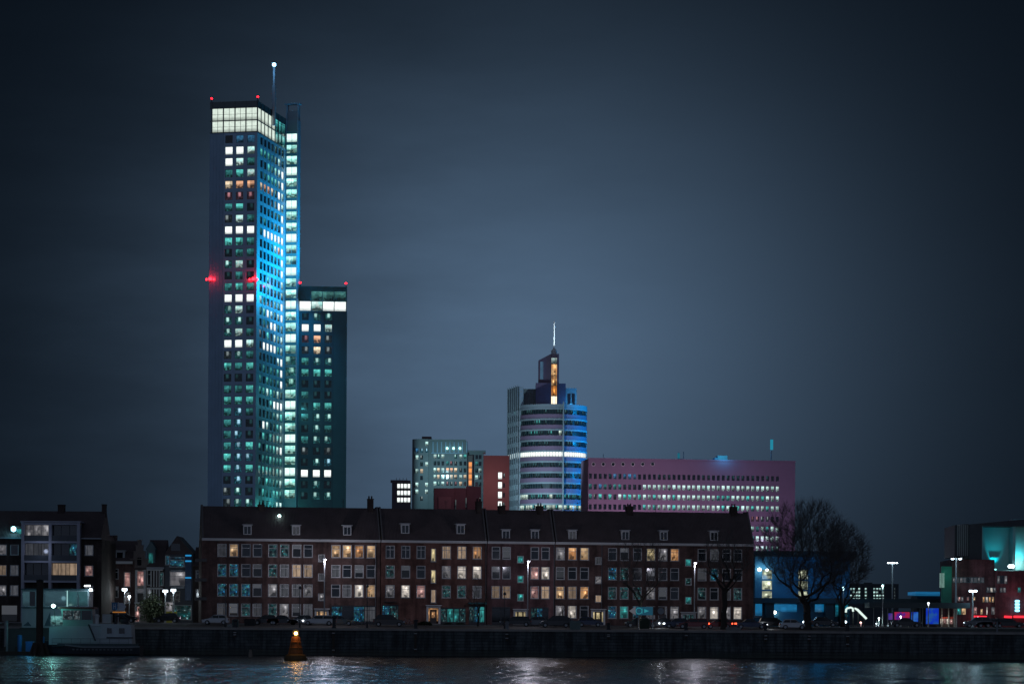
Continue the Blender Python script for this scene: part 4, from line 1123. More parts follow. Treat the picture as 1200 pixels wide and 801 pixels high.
# ================================================================== left of the quay row
def left_house():
    FF = face(-14, 398, R(0), 4.4); W = FF.s(118.5)
    root = thing('balcony_house', 'dark brick house on the left with a white framed bay of six balconies', 'house', FF.M)
    ev = FF.z(60, 629.5); rg = FF.z(60, 597.3); D = 9
    cols = [2.5, 16.5, 104]; wr = [FF.z(60, py) for py in (644, 668, 691.5)]
    stt = {2.5: 'gtg', 16.5: 'dGG', 104: 'GpG'}
    holes = []; wins = []
    for c in cols:
        for z, k in zip(wr, stt[c]):
            s = FF.s(c); holes.append((s - .66, s + .66, z - .8, z + .8)); wins.append((s, z, k))
    b0, b1 = FF.s(28), FF.s(93)
    holes2 = [(FF.s(2), FF.s(20), .1, FF.z(10, 709)), (FF.s(99), FF.s(116), .1, FF.z(105, 711))]
    mb = MB(); mb.wall(0, W, 0, ev, holes + holes2, 0, .15); mb.box(.05, W - .05, .5, D, 0, ev - .02)
    mb.build('wall', brick_black, root)
    for s, z, k in wins: house_window(root, Matrix.Identity(4), s, z - .8, 1.32, 1.6, k, 'P')
    for a, b, c, d in holes2: link('shop_pane', pane_mesh(b - a, d - c, S['b' if a < 5 else 'd'], .1), root, T(((a + b) / 2, 0, c)))
    mb = MB(); mb.loftx([[(x, y, z) for y, z in ((-.3, ev - .2), (-.3, ev), (4.0, rg), (5, rg), (D + .2, ev), (D + .2, ev - .2))] for x in (0.02, W - .02)])
    rf = mb.build('roof', roof_tile, root)
    for px, py, w in ((66, 590.5, .5), (116.5, 590, .3)):
        s = FF.s(px); m = MB(); m.box(s - w, s + w, 3.6, 4.8, rg - 1, FF.z(px, py)); m.box(s - w - .05, s + w + .05, 3.55, 4.85, FF.z(px, py), FF.z(px, py) + .12); m.build('chimney', brick_black, rf)
    g = MB(); g.box(0, b0 - .02, -.42, -.01, ev - .2, ev - .02); g.box(b1 + .02, W, -.42, -.01, ev - .2, ev - .02); g.build('gutter', MATS['grey_paint'], root)
    # dormer lamp on the left
    s, z = FF.sz(20, 622); m = MB(); m.box(s - 1.1, s + 1.1, .3, 2.5, z - .9, z + .75); d = m.build('dormer', brick_black, root)
    m = MB(); m.box(s - .1, s + 1.0, .25, .29, z - .5, z + .35); m.build('pane', S['T'], d)
    m = MB(); m.lathe([(.1, 0), (.36, .2), (.36, .6), (.1, .8)], 8, 0, (FF.s(15.5), -.1, FF.z(15.5, 622.5))); m.build('lamp_globe', glow('globe_cyan', (.35, .85, 1), 6), d)
    a = FF.at(FF.s(15.5), -1.0); lamp('POINT', (a.x, a.y, 4.4 + FF.z(15, 621)), 40, (.1, .75, 1), root, radius=.3)
    # bay
    zt = FF.z(60, 612); lv = [FF.z(60, py) for py in (612.5, 634, 657, 680, 692)]
    bp = surface('bay_paint', (.33, .35, .42), .6, .15, .8)
    mb = MB(); bx = [b0, FF.s(60), b1]
    for x in bx: mb.box(x - .22, x + .22, -1.3, -.01, 0, zt)
    for z in lv[:4]: mb.box(b0 + .22, b1 - .22, -1.28, -.01, z - .28, z + .02)
    mb.box(b0 - .35, b1 + .35, -1.5, 2.6, zt + .01, zt + .2); mb.box(b0, b1, .02, 2.4, ev, zt)
    bo = mb.build('bay_frame', bp, root)
    pats = [('g', 'd'), ('G', 's'), ('d', 't')]
    for r in range(3):
        z1, z0 = lv[r] - .3, lv[r + 1] + .02
        for c in range(2):
            x0, x1 = bx[c] + .22, bx[c + 1] - .22; k = pats[r][c]
            m = MB(); m.box(x0, x1, -1.22, -1.17, z0, z0 + .85); m.build('balcony_panel', surface('smoked_panel', (.04, .05, .06), .25), bo)
            n = 3
            for i in range(n):
                xa, xb = x0 + (x1 - x0) * i / n, x0 + (x1 - x0) * (i + 1) / n
                kk = k if not (r == 1 and c == 1 and i < 2) else 'd'
                link('balcony_door', pane_mesh(xb - xa - .08, z1 - z0 - .05, S[kk], -.2), bo, T(((xa + xb) / 2, 0, z0)))
    a = FF.at(FF.s(50), -3); lamp('POINT', (a.x, a.y, 4.4 + FF.z(50, 645)), 50, (.6, .7, 1), root, radius=.3)
left_house()

def gap_houses():
    Y = 428
    cream = surface('cream_render', (.34, .31, .28), .8, .3, .6)
    def base(px0, px1, label, mat, eave_py, ridge_py, wins, gable=False, chim=None, Yd=0, peak=None, name='town_house'):
        FF = face(px0, Y + Yd, 0, 4.4); W = FF.s(px1); pm = (px0 + px1) / 2
        root = thing(name, label, 'house', FF.M)
        ev, rg = FF.z(pm, eave_py), FF.z(pm, ridge_py); D = 8
        holes = []
        for px, py, w, h, k in wins:
            s, z = FF.sz(px, py); holes.append((s - w / 2, s + w / 2, z - h / 2, z + h / 2))
        mb = MB(); mb.wall(.01, W - .01, 0, ev, holes, 0, .15); mb.box(.02, W - .02, .5, D, 0, ev - .02)
        mb.build('wall', mat, root)
        for (px, py, w, h, k), hh in zip(wins, holes): house_window(root, Matrix.Identity(4), (hh[0] + hh[1]) / 2, hh[2], w, h, k, 'T' if h > 1.3 else 'P')
        mb = MB()
        if gable:
            p = FF.s(peak or pm); mb.loftx([[(0, y, ev), (p, y, rg), (W, y, ev), (W, y, ev - .15), (0, y, ev - .15)] for y in (-.1, D)]); 
        else:
            mb.loftx([[(x, y, z) for y, z in ((-.3, ev - .15), (-.3, ev), (3.5, rg), (4.5, rg), (D, ev), (D, ev - .15))] for x in (0.01, W - .01)])
        rf = mb.build('roof', roof_tile, root)
        if chim: 
            for px in chim: s = FF.s(px); m = MB(); m.box(s - .35, s + .35, 3.5, 4.4, rg - .7, rg + .9); m.build('chimney', brick_black, rf)
        return root, FF, W, ev, rg
    # the narrow pale stair bay
    r, FF, W, ev, rg = base(117.5, 126.5, 'narrow dark house with a tall pale glazed stair bay beside the balcony house', brick_black, 634, 626, [], Yd=-20)
    m = MB(); m.box(.25, W - .55, -.7, -.01, 1.6, ev - .1); b = m.build('stair_bay', surface('bay_pale', (.34, .36, .40), .6), r)
    for k in range(4): z = 2.0 + k * 2.45; link('pane', pane_mesh(W - 1.3, 2.1, S['G' if k else 'g'], -.76), b, T((W / 2 - .15, 0, z)))
    # house behind the lamp, dormer and pale cornice
    r, FF, W, ev, rg = base(126.7, 157.5, 'brown gap house with a pale cornice and one dormer', brick_brown, 657.5, 632.5,
        [(135, 672, 1.1, 1.7, 'd'), (149, 678.5, 1.1, 2.4, 'p'), (135, 693, 1.1, 1.8, 'b'), (149, 700, 1.1, 1.8, 'g'), (140, 716, 1.6, 2.2, 'G')], chim=[130])
    m = MB(); m.box(0, W - .3, -.5, -.02, ev - .38, ev + .05); m.build('cornice', white_paint, r)
    s, z = FF.sz(140, 651); m = MB(); m.box(s - .8, s + .8, .4, 3, z - .9, z + .8); m.box(s - .95, s + .95, .2, 3.1, z + .81, z + .95); d = m.build('dormer', grey_paint, r); link('pane', pane_mesh(1.0, 1.2, S['d'], .34), d, T((s, 0, z - .6)))
    # cream gabled house
    r, FF, W, ev, rg = base(157.8, 171.5, 'cream gap house with an ornate stepped gable', cream, 666, 655,
        [(164.5, 677.5, 1.3, 2.5, 'p'), (164.5, 697.5, 1.3, 2.4, 'b'), (161, 719, .9, 2.6, 'p')])
    p = FF.s(163); m = MB()
    for w, a, b in ((1.5, 666, 655), (.95, 655, 646), (.6, 646, 639), (.3, 639, 633)): m.box(p - w, p + w, .02, .5, FF.z(163, a), FF.z(163, b)); m.box(p - w - .1, p + w + .1, -.08, .6, FF.z(163, b), FF.z(163, b) + .12)
    g = m.build('gable', surface('gable_brick', (.17, .14, .13), .8), r); link('pane', pane_mesh(.7, 1.3, S['d'], -.02), g, T((p, 0, FF.z(163, 662))))
    m = MB(); m.box(.1, .45, -.2, -.01, 1.8, ev); m.box(W - .45, W - .1, -.2, -.01, 1.8, ev); m.box(0, W, -.35, -.01, FF.z(164, 707), FF.z(164, 705)); m.build('pilaster', white_paint, r)
    # dark house with white columns
    r, FF, W, ev, rg = base(171.8, 192.5, 'dark gap house with a loggia of slim white columns under a teal lit dormer', brick_black, 664, 631.5,
        [(175, 676, .8, 2.6, 'd'), (175, 698, .8, 2.4, 'G'), (189, 678, .8, 2.2, 'q')])
    m = MB()
    for k in range(4): x = FF.s(177.5 + k * 3.2); m.tube([(x, -.55, FF.z(180, 688) + .1), (x, -.55, FF.z(180, 668))], .10, 8); m.tube([(x, -.55, FF.z(180, 707.5)), (x, -.55, FF.z(180, 690))], .10, 8)
    m.box(FF.s(172.5), FF.s(191), -.75, -.01, FF.z(180, 709), FF.z(180, 707)); m.box(FF.s(172.5), FF.s(191), -.75, -.01, FF.z(180, 690), FF.z(180, 688)); m.box(FF.s(172.5), FF.s(191), -.75, -.01, FF.z(180, 668), FF.z(180, 666.5))
    m.build('loggia', white_paint, r)
    s, z = FF.sz(176.5, 652); m = MB(); m.box(s - .7, s + .7, .3, 2.8, z - 2, z + 1.2); m.prism([(s - .9, z + 1.2), (s + .9, z + 1.2), (s, z + 2.6)], .2, 2.8); d = m.build('dormer', surface('gable_blue', (.10, .16, .18), .7), r); link('pane', pane_mesh(.7, 2.2, S['T'], .25), d, T((s, 0, z - 1.6)))
    m = MB(); m.box(0, W, -.4, -.01, ev - .3, ev); m.build('cornice', grey_paint, r)
    # peaked house with the blue banner
    r, FF, W, ev, rg = base(192.8, 226, 'peaked gap house with a blue lit attic window and a painted shop front', surface('peaked_render', (.10, .11, .125), .8, .3, .5), 648, 627.5,
        [(207.2, 658, 2.5, 1.7, 's'), (210, 677.5, 3.2, 2.4, 'g'), (196, 656, .7, 1.5, 's'), (199, 714, 1.6, 2.6, 'g'), (213, 717, 3.2, 2.4, 'q')], gable=True, peak=207)
    s, z = FF.sz(206, 641); link('attic_pane', pane_mesh(1.5, 1.2, S['d'], .42), r, T((s, -.62, z - .6)))
    m = MB(); m.box(FF.s(200.5), FF.s(215.5), -.6, -.01, FF.z(207, 670), FF.z(207, 667.5)); m.box(FF.s(201), FF.s(216.5), -.5, -.01, FF.z(207, 689), FF.z(207, 687)); m.build('bay_ledge', grey_paint, r)
    m = MB(); m.box(FF.s(217), FF.s(224.5), -.35, -.05, FF.z(220, 703), FF.z(220, 649)); bn = m.build('banner_box', surface('banner_blue', (.02, .07, .16), .4), r)
    for py in (650.5, 657, 676.5):
        m = MB(); m.box(FF.s(217.2), FF.s(224.3), -.42, -.36, FF.z(220, py) - .12, FF.z(220, py) + .12); m.build('light_strip', glow('strip_blue', (.03, .35, .75), .7), bn)
    t = NT('painted_wall'); tc = t.n('ShaderNodeTexCoord'); v = t.n('ShaderNodeTexVoronoi', feature='DISTANCE_TO_EDGE'); t.l(tc.outputs['Object'], v.inputs['Vector']); v.inputs['Scale'].default_value = 1.6
    t.bsdf(Base_Color=t.mix(t.smooth(v.outputs['Distance'], .05, .12), (.55, .5, .42), (.16, .13, .12)), Roughness=.8)
    m = MB(); m.box(FF.s(199.5), FF.s(211), -.06, -.005, FF.z(205, 705), FF.z(205, 692)); m.build('mural', t.mat, r)
    m = MB(); s, z = FF.sz(202, 723); m.box(s - .9, s + .9, -1.2, -1.1, z - 1.0, z + 1.0); m.tube([(s, -1.0, 0), (s, -1.0, z)], .05, 6); m.build('yellow_board', surface('yellow_board', (.55, .48, .04), .5), r)
    # last slim house against the row
    base(226.2, 237.5, 'slim dark gap house in the corner against the brown terrace', brick_black, 662, 640, [(232, 674, .8, 1.8, 'd'), (232, 696, .8, 1.8, 'd')])
gap_houses()

# ================================================================== right of the quay row
def blue_hall():
    FF = face(884.5, 485, 0, 4.4); W = FF.s(996)
    root = thing('blue_hall', 'low modern hall with deep blue lit walls behind the big bare tree', 'hall', FF.M)
    zt = FF.z(940, 645.5); z1 = FF.z(940, 652); zc = FF.z(940, 700.5); zc2 = FF.z(940, 706.5)
    blue = surface('hall_blue', (.05, .20, .33), .6, .2, .4)
    hs = []
    for a, b in ((893, 904.5), (935.5, 946.5)):
        for p0, p1 in ((667, 678), (680, 690.2), (692, 700)): hs.append((FF.s(a), FF.s(b), FF.z(898, p1), FF.z(898, p0)))
    lo = [(FF.s(884.8), FF.s(893.5), FF.z(890, 721), FF.z(890, 707)), (FF.s(904), FF.s(934), FF.z(920, 716.5), FF.z(920, 707.5)), (FF.s(955), FF.s(967), FF.z(960, 716.5), FF.z(960, 707.5)), (FF.s(979), FF.s(994), FF.z(985, 722), FF.z(985, 708))]
    mb = MB(); mb.wall(0, W, 0, zt - .3, hs + lo, 0, .3); mb.box(0.02, W - .02, .6, 20, 0, zt - .4); mb.build('wall', blue, root)
    mb = MB(); mb.box(-.8, W + 1, -2.2, 21, z1, zt); mb.build('roof', surface('hall_roof', (.03, .04, .045), .7), root)
    mb = MB(); mb.box(-.5, W + 16, -3.5, -.02, zc2, zc); 
    for px in (901.5, 971, 984): mb.box(FF.s(px) - (.9 if px < 980 else .25), FF.s(px) + .6, -3.2, -.03, 0, zc2)
    mb.build('canopy', surface('canopy_dark', (.03, .05, .06), .6), root)
    st = lit('stair_hall', (.95, 1, .72), .95, 'home', (.30, .36, .22)); bl = lit('hall_blue_pane', (.01, .24, .55), .50, 'full'); bl2 = lit('hall_teal_pane', (.02, .40, .60), .5, 'office', (.01, .15, .22))
    for i, (a, b, c, d) in enumerate(hs): link('stair_window', pane_mesh(b - a, d - c, st, .2), root, T(((a + b) / 2, 0, c)))
    for i, (a, b, c, d) in enumerate(lo): link('ground_window', pane_mesh(b - a, d - c, bl if i != 3 else bl2, .2), root, T(((a + b) / 2, 0, c)))
    m = MB()
    for a, b, c, d in lo[:1]:
        for x in (a - .15, b - .05): m.box(x, x + .2, -.1, .1, c - .2, d + .2)
        m.box(a - .15, b + .15, -.12, .1, c - .35, c - .1); m.box(a - .15, b + .15, -.12, .1, d, d + .2)
    m.build('window_frame', grey_paint, root)
    m = MB()
    for px, py, r in ((889.7, 667, .33), (898.6, 667.4, .22)):
        s, z = FF.sz(px, py); m = MB(); m.lathe([(.05, -r), (r, -r * .5), (r, r * .5), (.05, r)], 8, 0, (s, -.5, z)); m.build('wall_lamp', glow('hall_lamp', (.9, 1, .95), 8), root)
        a = FF.at(s, -1.2); lamp('POINT', (a.x, a.y, 4.4 + z), 50, (.5, .85, 1), root, radius=.3)
    s, z = FF.sz(907.5, 717); m = MB(); m.lathe([(.05, -.3), (.3, -.15), (.3, .15), (.05, .3)], 8, 0, (s, -.5, z)); m.build('wall_lamp', MATS['hall_lamp'], root)
    for px in (900, 925, 955, 985):
        a = FF.at(FF.s(px), -7); lamp('POINT', (a.x, a.y, 4.4 + FF.z(px, 676)), 130, (.02, .40, 1), root, radius=.6)
    a = FF.at(FF.s(920), -2.2); lamp('POINT', (a.x, a.y, 4.4 + FF.z(920, 714)), 25, (.05, .45, 1), root, radius=.5)
    # flights of the white-lit ramp beside the hall
    q = lambda px, py: P(px, py, 462)
    ro = thing('lit_ramp', 'white lit arched stair ramp at the right end of the blue hall', 'ramp', T(q(1005, 733)))
    o = q(1005, 733)
    m = MB(); pts = [q(*p) - o for p in ((991.2, 717), (991.6, 713.5), (993, 712), (997, 711.3), (999.3, 712.2), (999.8, 716))]
    m.tube([tuple(p) for p in pts], .17, 8); m.build('arch', glow('ramp_white', (.82, 1, .92), 1.0), ro)
    m = MB(); pts = [q(*p) - o for p in ((1001.5, 712), (1005, 714), (1015.5, 724.5))]; m.tube([tuple(p) for p in pts], [.14, .21, .19], 8); m.build('light_rail', MATS['ramp_white'], ro)
    m = MB(); 
    for px, py in ((992, 717), (1000, 716), (1006, 717), (1013, 723)): p = q(px, py) - o; m.tube([(p.x, p.y + .3, -.2 - 0), (p.x, p.y + .3, p.z)], .1, 6)
    m.build('support', dark_metal, ro)
    lamp('POINT', q(1000, 719) - Vector((0, 1, 0)), 50, (.8, 1, .9), ro, radius=.4)
blue_hall()

def far_flats():
    FF = face(990, 880, 0, 4.4); W = FF.s(1053)
    root = thing('distant_flats', 'distant dark apartment block with a dot grid of lit windows right of the bare tree', 'apartment building', FF.M)
    zt = FF.z(1020, 683.5)
    mb = MB(); mb.box(0, W, 0, 14, 0, zt); mb.box(FF.s(1012), FF.s(1022), -.6, -.02, 0, zt + .4); mb.build('wall', surface('distant_wall', (.05, .06, .07), .8), root)
    cols = [994, 997.3, 1000.6, 1003.9, 1006.8, 1014.3, 1024.6, 1028, 1031.3, 1034.6, 1048.5]
    for r, py in enumerate((689.3, 693.3, 697.2, 701.2)):
        for c in cols:
            if c == 1031.3 and r == 1 or c == 997.3 and r == 1: continue
            s, z = FF.sz(c, py); w = .6 if c != 1048.5 else .4
            link('window', pane_mesh(w, .72, O['w' if c != 1048.5 else 'g'], -.72 if c == 1014.3 else -.04), root, T((s, 0, z - .5)))
far_flats()

def theatre():
    FF = face(1098, 470, R(-3), 4.4); W = FF.s(1222)
    root = thing('theatre', 'dark red brick theatre on the right with a cyan floodlit stage tower recess', 'theatre', FF.M)
    red = brick('theatre_brick', (.16, .045, .05))
    z = lambda px, py: FF.z(px, py); s = FF.s
    zb = z(1150, 655)
    mb = MB(); mb.box(s(1099), s(1121), 1.5, 20, 0, z(1110, 706)); mb.box(s(1116), s(1166), .8, 20, 0, zb); mb.box(s(1166.2), W, 0, 20, 0, z(1180, 668.5)); mb.build('wall', red, root)
    # stage tower with the recess
    mb = MB(); r0, r1, r2 = s(1152), s(1188.5), s(1215)
    d0, d1 = 2.0, 7.5
    def slab(xa, xb, ya, yb, za, pa, pb):      # sloping top from pa to pb
        mb.loftx([[(xa, ya, za), (xa, yb, za), (xa, yb, pa), (xa, ya, pa)], [(xb, ya, za), (xb, yb, za), (xb, yb, pb), (xb, ya, pb)]])
    ztop = lambda px: z(px, 615 - (px - 1121) * .092)
    slab(s(1137), r0, d0, 20, zb, ztop(1137), ztop(1152)); slab(r0, r2, d1 + .02, 20, zb, ztop(1152), ztop(1215))
    slab(s(1121), s(1137), 3.5, 20, z(1130, 651), z(1121, 614), z(1137, 612.5))
    slab(r0, r2, d0 - .2, d1, z(1188, 616) + 0, ztop(1152), ztop(1215))
    mb.build('stage_tower', surface('theatre_clad', (.035, .035, .045), .6), root)
    mb = MB()
    for k in range(6): x = s(1124 + k * 2.3); mb.box(x, x + .16, 3.1, 3.49, z(1130, 650.5), z(1130, 613.5))
    mb.build('rib', surface('rib_grey', (.28, .28, .29), .5), root)
    rec = surface('recess_panel', (.22, .42, .44), .6, .3, .2)
    mb = MB(); mb.box(r0 + .01, r1, d1 - .3, d1, z(1170, 667), z(1170, 612)); mb.box(r1 + .5, r2, d1 - 1.3, d1, z(1195, 667), z(1195, 606)); mb.box(r1 + .02, r1 + .48, d0 + .3, d1 - .01, z(1190, 667), z(1190, 607)); mb.box(r0 + .01, r0 + .2, d0 + .1, d1 - .31, z(1153, 667), z(1153, 616))
    mb.box(r0, r2, d0, d1, z(1170, 668.3), z(1170, 667.2))
    for py in (652,): mb.box(s(1166), s(1176), d1 - .8, d1 - .31, z(1170, py + .6), z(1170, py - .6))
    mb.build('recess', rec, root)
    for px, py, pw, dd, ex in ((1170, 664.5, 520, 5.9, 0), (1197, 664, 900, 4.5, 0)):
        a = FF.at(s(px), dd); b = FF.at(s(px), 7.4)
        zz = 4.4 + z(px, py)
        lamp('SPOT', (a.x, a.y, zz), pw * 2.2, (.0, .62, .72), root, radius=.25, aim=(b.x, b.y, zz + 3.2), cone=R(62), blend=.8)
    a = FF.at(s(1197), 4.8); lamp('POINT', (a.x, a.y, 4.4 + z(1197, 659)), 220, (.75, 1, .9), root, radius=.5)
    a = FF.at(s(1168), 2.2); lamp('POINT', (a.x, a.y, 4.4 + z(1168, 630)), 34, (.0, .5, .75), root, radius=.5)
    m = MB(); x, zz = FF.sz(1170, 662.5); m.lathe([(.2, 0), (.26, .1), (.26, .3)], 10, 0, (x, 4.6, zz - .75)); m.build('uplight', glow('uplight_cyan', (.35, 1, .95), 2.2), root)
    m = MB()
    for px in (1184, 1186, 1188): x, zz = FF.sz(px, 663); m.lathe([(.1, 0), (.28, .15), (.28, .45), (.1, .6)], 8, 0, (x, 1.0, zz - .3)); m.build('flood_lamp', glow('flood_white', (.85, 1, 1), 7), root); m = MB()
    # green banner wall and pale sign board
    mb = MB(); mb.box(s(1103.5), s(1117), .9, 1.45, z(1110, 706), z(1110, 663)); mb.build('green_panel', surface('green_panel', (.02, .16, .12), .5), root)
    mb = MB(); mb.box(s(1101.5), s(1106.8), .3, .85, z(1104, 688), z(1104, 671)); mb.build('sign_board', lit('sign_mint', (.45, .85, .72), .38, 'curtain'), root)
    a = FF.at(s(1111), -2); lamp('POINT', (a.x, a.y, 4.4 + z(1111, 672)), 55, (.1, 1, .7), root, radius=.3)
    # window strips
    def strip(px0, px1, py0, py1, n, pats, y):
        for i in range(n):
            a, b = s(px0) + (s(px1) - s(px0)) * i / n, s(px0) + (s(px1) - s(px0)) * (i + 1) / n
            k = pats[i % len(pats)]
            if k == ' ': continue
            c, d = z((px0 + px1) / 2, py1), z((px0 + px1) / 2, py0)
            m = MB(); m.box(a + .02, b - .02, y - .08, y - .005, c - .08, d + .08); w = m.build('window', mullion, root)
            link('pane', pane_mesh(b - a - .22, d - c, (S if k in S else O)[k], y - .12), w, T(((a + b) / 2, 0, c)))
    strip(1116.5, 1154, 676.3, 681.8, 9, 'gGgGdGGgG', .8); strip(1168, 1180.5, 674.5, 683, 3, 'gdg', 0); strip(1156, 1179, 688.3, 693.3, 6, 'gWg gg', .0 + .8 if 0 else 0)
    strip(1192, 1196.5, 688, 693.5, 1, 'T', 0); strip(1119.5, 1130, 699, 703.5, 3, 'gpg', .8); strip(1133, 1144, 699, 703, 3, 'p w', .8); strip(1151.5, 1166, 699, 705, 4, 'oWow', .8)
    strip(1141, 1146, 711, 719, 1, 'p', .8); strip(1149, 1153, 713, 719.5, 1, 'w', .8); strip(1156, 1158.5, 711, 719.5, 1, 'W', .8); strip(1162, 1167, 711, 719.5, 1, 'g', .8)
    strip(1121, 1133, 711.5, 719.5, 2, 'Tw', .8)
    for a, b in ((1139.5, 1156), (1176.5, 1185.5), (1187.5, 1215)):
        m = MB(); m.tube([(s(a), -.5, z(a, 722)), (s(b), -.5, z(b, 722.4))], .20, 8); m.build('neon_tube', glow('neon_red', (1, .03, .05), 1.5), root)
    a = FF.at(s(1190), -2.5); lamp('POINT', (a.x, a.y, 4.4 + z(1190, 700)), 60, (1, .25, .35), root, radius=.4)
    a = FF.at(s(1150), -2.5); lamp('POINT', (a.x, a.y, 4.4 + z(1150, 690)), 60, (.3, .8, 1), root, radius=.4)
    for k in range(4):
        x, zz = FF.sz(1191.2, 705.5 + 3.6 * k); m = MB(); m.lathe([(.2, 0), (.42, .1), (.42, .36), (.2, .46)], 10, 0, (x, -1.0, zz)); m.build('lantern_disc', glow('lantern_blue', (.22, .75, 1), 3.2), root)
theatre()

def station():
    Y = 455
    q = lambda px, py, yy=Y: P(px, py, yy)
    FF = face(1046, Y, 0, 4.4); z = FF.z; s = FF.s
    root = thing('station_canopy', 'long dark flat roofed shelter with slim posts in front of the theatre', 'shelter', FF.M)
    mb = MB(); mb.box(s(1018), s(1136), -1, 5, z(1080, 712), z(1080, 705.5)); mb.build('roof', surface('shelter_roof', (.035, .05, .06), .6), root)
    mb = MB()
    for px in (1024, 1040.5, 1070, 1078.5, 1081.5, 1104, 1112, 1118.5, 1121):
        mb = MB(); mb.tube([(s(px), .2, 0), (s(px), .2, z(px, 712) - .01)], .1, 6); mb.build('post', surface('shelter_post', (.22, .24, .25), .5), root)
    F2 = face(1073, 500, 0, 4.4); r2 = thing('glass_pavilion', 'pavilion with a bright blue roof edge behind the shelter', 'pavilion', F2.M)
    mb = MB(); mb.box(F2.s(1076), F2.s(1113), 1, 9, 0, F2.z(1090, 697.6)); mb.build('wall', surface('pavilion_dark', (.03, .04, .05), .6), r2)
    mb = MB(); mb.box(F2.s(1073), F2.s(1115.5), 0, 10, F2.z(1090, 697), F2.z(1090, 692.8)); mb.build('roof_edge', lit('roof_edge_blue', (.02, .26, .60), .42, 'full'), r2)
    # lit posters, flat as they are
    def poster(px0, px1, py0, py1, label, c1, c2, y=0.4):
        F3 = face(px0, Y + y, 0, 4.4); w = F3.s(px1); a, b = F3.z(px0, py1), F3.z(px0, py0)
        r = thing('poster_panel', label, 'poster panel', F3.M, 'glowing panels under the shelter')
        m = MB(); m.box(0, w, .06, .3, a - .1, b + .1); m.box(.05, .18, .08, .28, 0, a - .1); m.box(w - .18, w - .05, .08, .28, 0, a - .1); m.build('frame', dark_metal, r)
        t = NT('poster_' + label[:9].replace(' ', '_')); tc = t.n('ShaderNodeTexCoord'); n1 = t.noise(tc.outputs['Object'], .6, 3, .6)
        e = t.n('ShaderNodeEmission'); t.l(t.mix(t.smooth(n1, .42, .58), c1, c2), e.inputs[0]); e.inputs[1].default_value = .48; t.l(e.outputs[0], t.out.inputs[0]); t.mat.cycles.emission_sampling = 'NONE'
        m = MB(); m.box(.05, w - .05, .03, .055, a, b); m.build('screen', t.mat, r)
    poster(1048, 1066.5, 716.5, 725.5, 'wide panel glowing crimson and purple under the shelter', (.65, .03, .12), (.12, .03, .45))
    poster(1067.8, 1076.5, 716.5, 729, 'small panel glowing blue beside the crimson one', (.02, .08, .7), (.05, .25, .9))
    poster(1085, 1100.5, 711.5, 730.5, 'tall panel glowing royal blue right of the shelter middle', (.01, .06, .85), (.03, .16, .6), y=-.6)
    poster(1041, 1046.5, 718, 725.5, 'narrow dim violet panel at the left end of the glowing panels', (.06, .05, .5), (.2, .08, .4))
    F4 = face(1102, Y + 1, 0, 4.4); r = thing('kiosk', 'small kiosk with a red awning and bright warm counter right of the blue panel', 'kiosk', F4.M)
    w = F4.s(1117); m = MB(); m.box(0, w, .3, 3, 0, F4.z(1108, 722)); m.build('wall', surface('kiosk_wall', (.06, .05, .05), .7), r)
    m = MB(); m.box(-.1, w + .1, -.4, .25, F4.z(1108, 724.3), F4.z(1108, 722.2)); m.build('awning', surface('awning_red', (.4, .05, .03), .7), r)
    for k in range(4):
        m = MB(); m.box(w * k / 4 + .06, w * (k + 1) / 4 - .06, .2, .28, F4.z(1108, 730.5), F4.z(1108, 724.6)); m.build('counter_window', S['W' if k % 2 == 0 else 'p'], r)
    lamp('POINT', P(1109, 725, Y - 1), 60, (1, .8, .6), r, radius=.3)
station()

# ================================================================== street lamps
def at_street(px, Y): p = P(px, 734, Y); return Vector((p.x, Y, street_z(Y)))
def street_lamp(px, py, Y, label, power, col=(.80, .86, 1), group=None, kind='single', r=.22, strength=14, base=None, px_base=None):
    top = P(px, py, Y); b = base if base is not None else street_z(Y)
    root = thing('street_lamp', label, 'street lamp', T((top.x, Y, b)), group)
    h = top.z - b
    m = MB()
    if kind == 'single':        # arm towards the water, head at its end
        m.lathe([(.22, 0), (.20, .9), (.10, 1.0), (.075, h - .1)], 8, 0, (-.10, .3, 0)); m.tube([(-.10, .3, h - .15), (-.08, .25, h + .1), (0, 0, h + .12)], .05, 6)
    else:
        m.lathe([(.16, 0), (.14, .6), (.08, .7), (.06, h)], 8)
    m.build('pole', steel, root)
    if kind == 'single':
        m = MB(); m.lathe([(.06, h + .22), (.26, h + .16), (.30, h + .05), (.26, h + .02)], 10); hd = m.build('lamp_head', dark_metal, root)
        m = MB(); m.lathe([(.05, h - r), (r, h - r * .4), (r, h), (r * .8, h + .02)], 10); m.build('bulb', glow('bulb_%g_%.2f' % (strength, col[0]), col, strength), hd)
    elif kind == 'globe':
        m = MB(); m.lathe([(.05, h - r), (r * .8, h - r * .6), (r, h), (r * .8, h + r * .6), (.05, h + r)], 10); m.build('bulb', glow('bulb_%g_%.2f' % (strength, col[0]), col, strength), root)
        m = MB(); m.lathe([(.06, h + r + .01), (r, h + r + .05), (.04, h + r + .3)], 10); m.build('cap', dark_metal, root)
    elif kind == 'box':
        m = MB(); m.box(-r * 1.5, r * 1.5, -r, r, h - r, h + r * .6); m.build('bulb', glow('bulb_%g_%.2f' % (strength, col[0]), col, strength), root)
        m = MB(); m.box(-r * 1.6, r * 1.6, -r * 1.1, r * 1.1, h + r * .6 + .01, h + r * .6 + .12); m.build('cap', dark_metal, root)
    if power: lamp('POINT', (top.x, Y - .1, top.z - r - .1), power, col, root, radius=r)
    return root
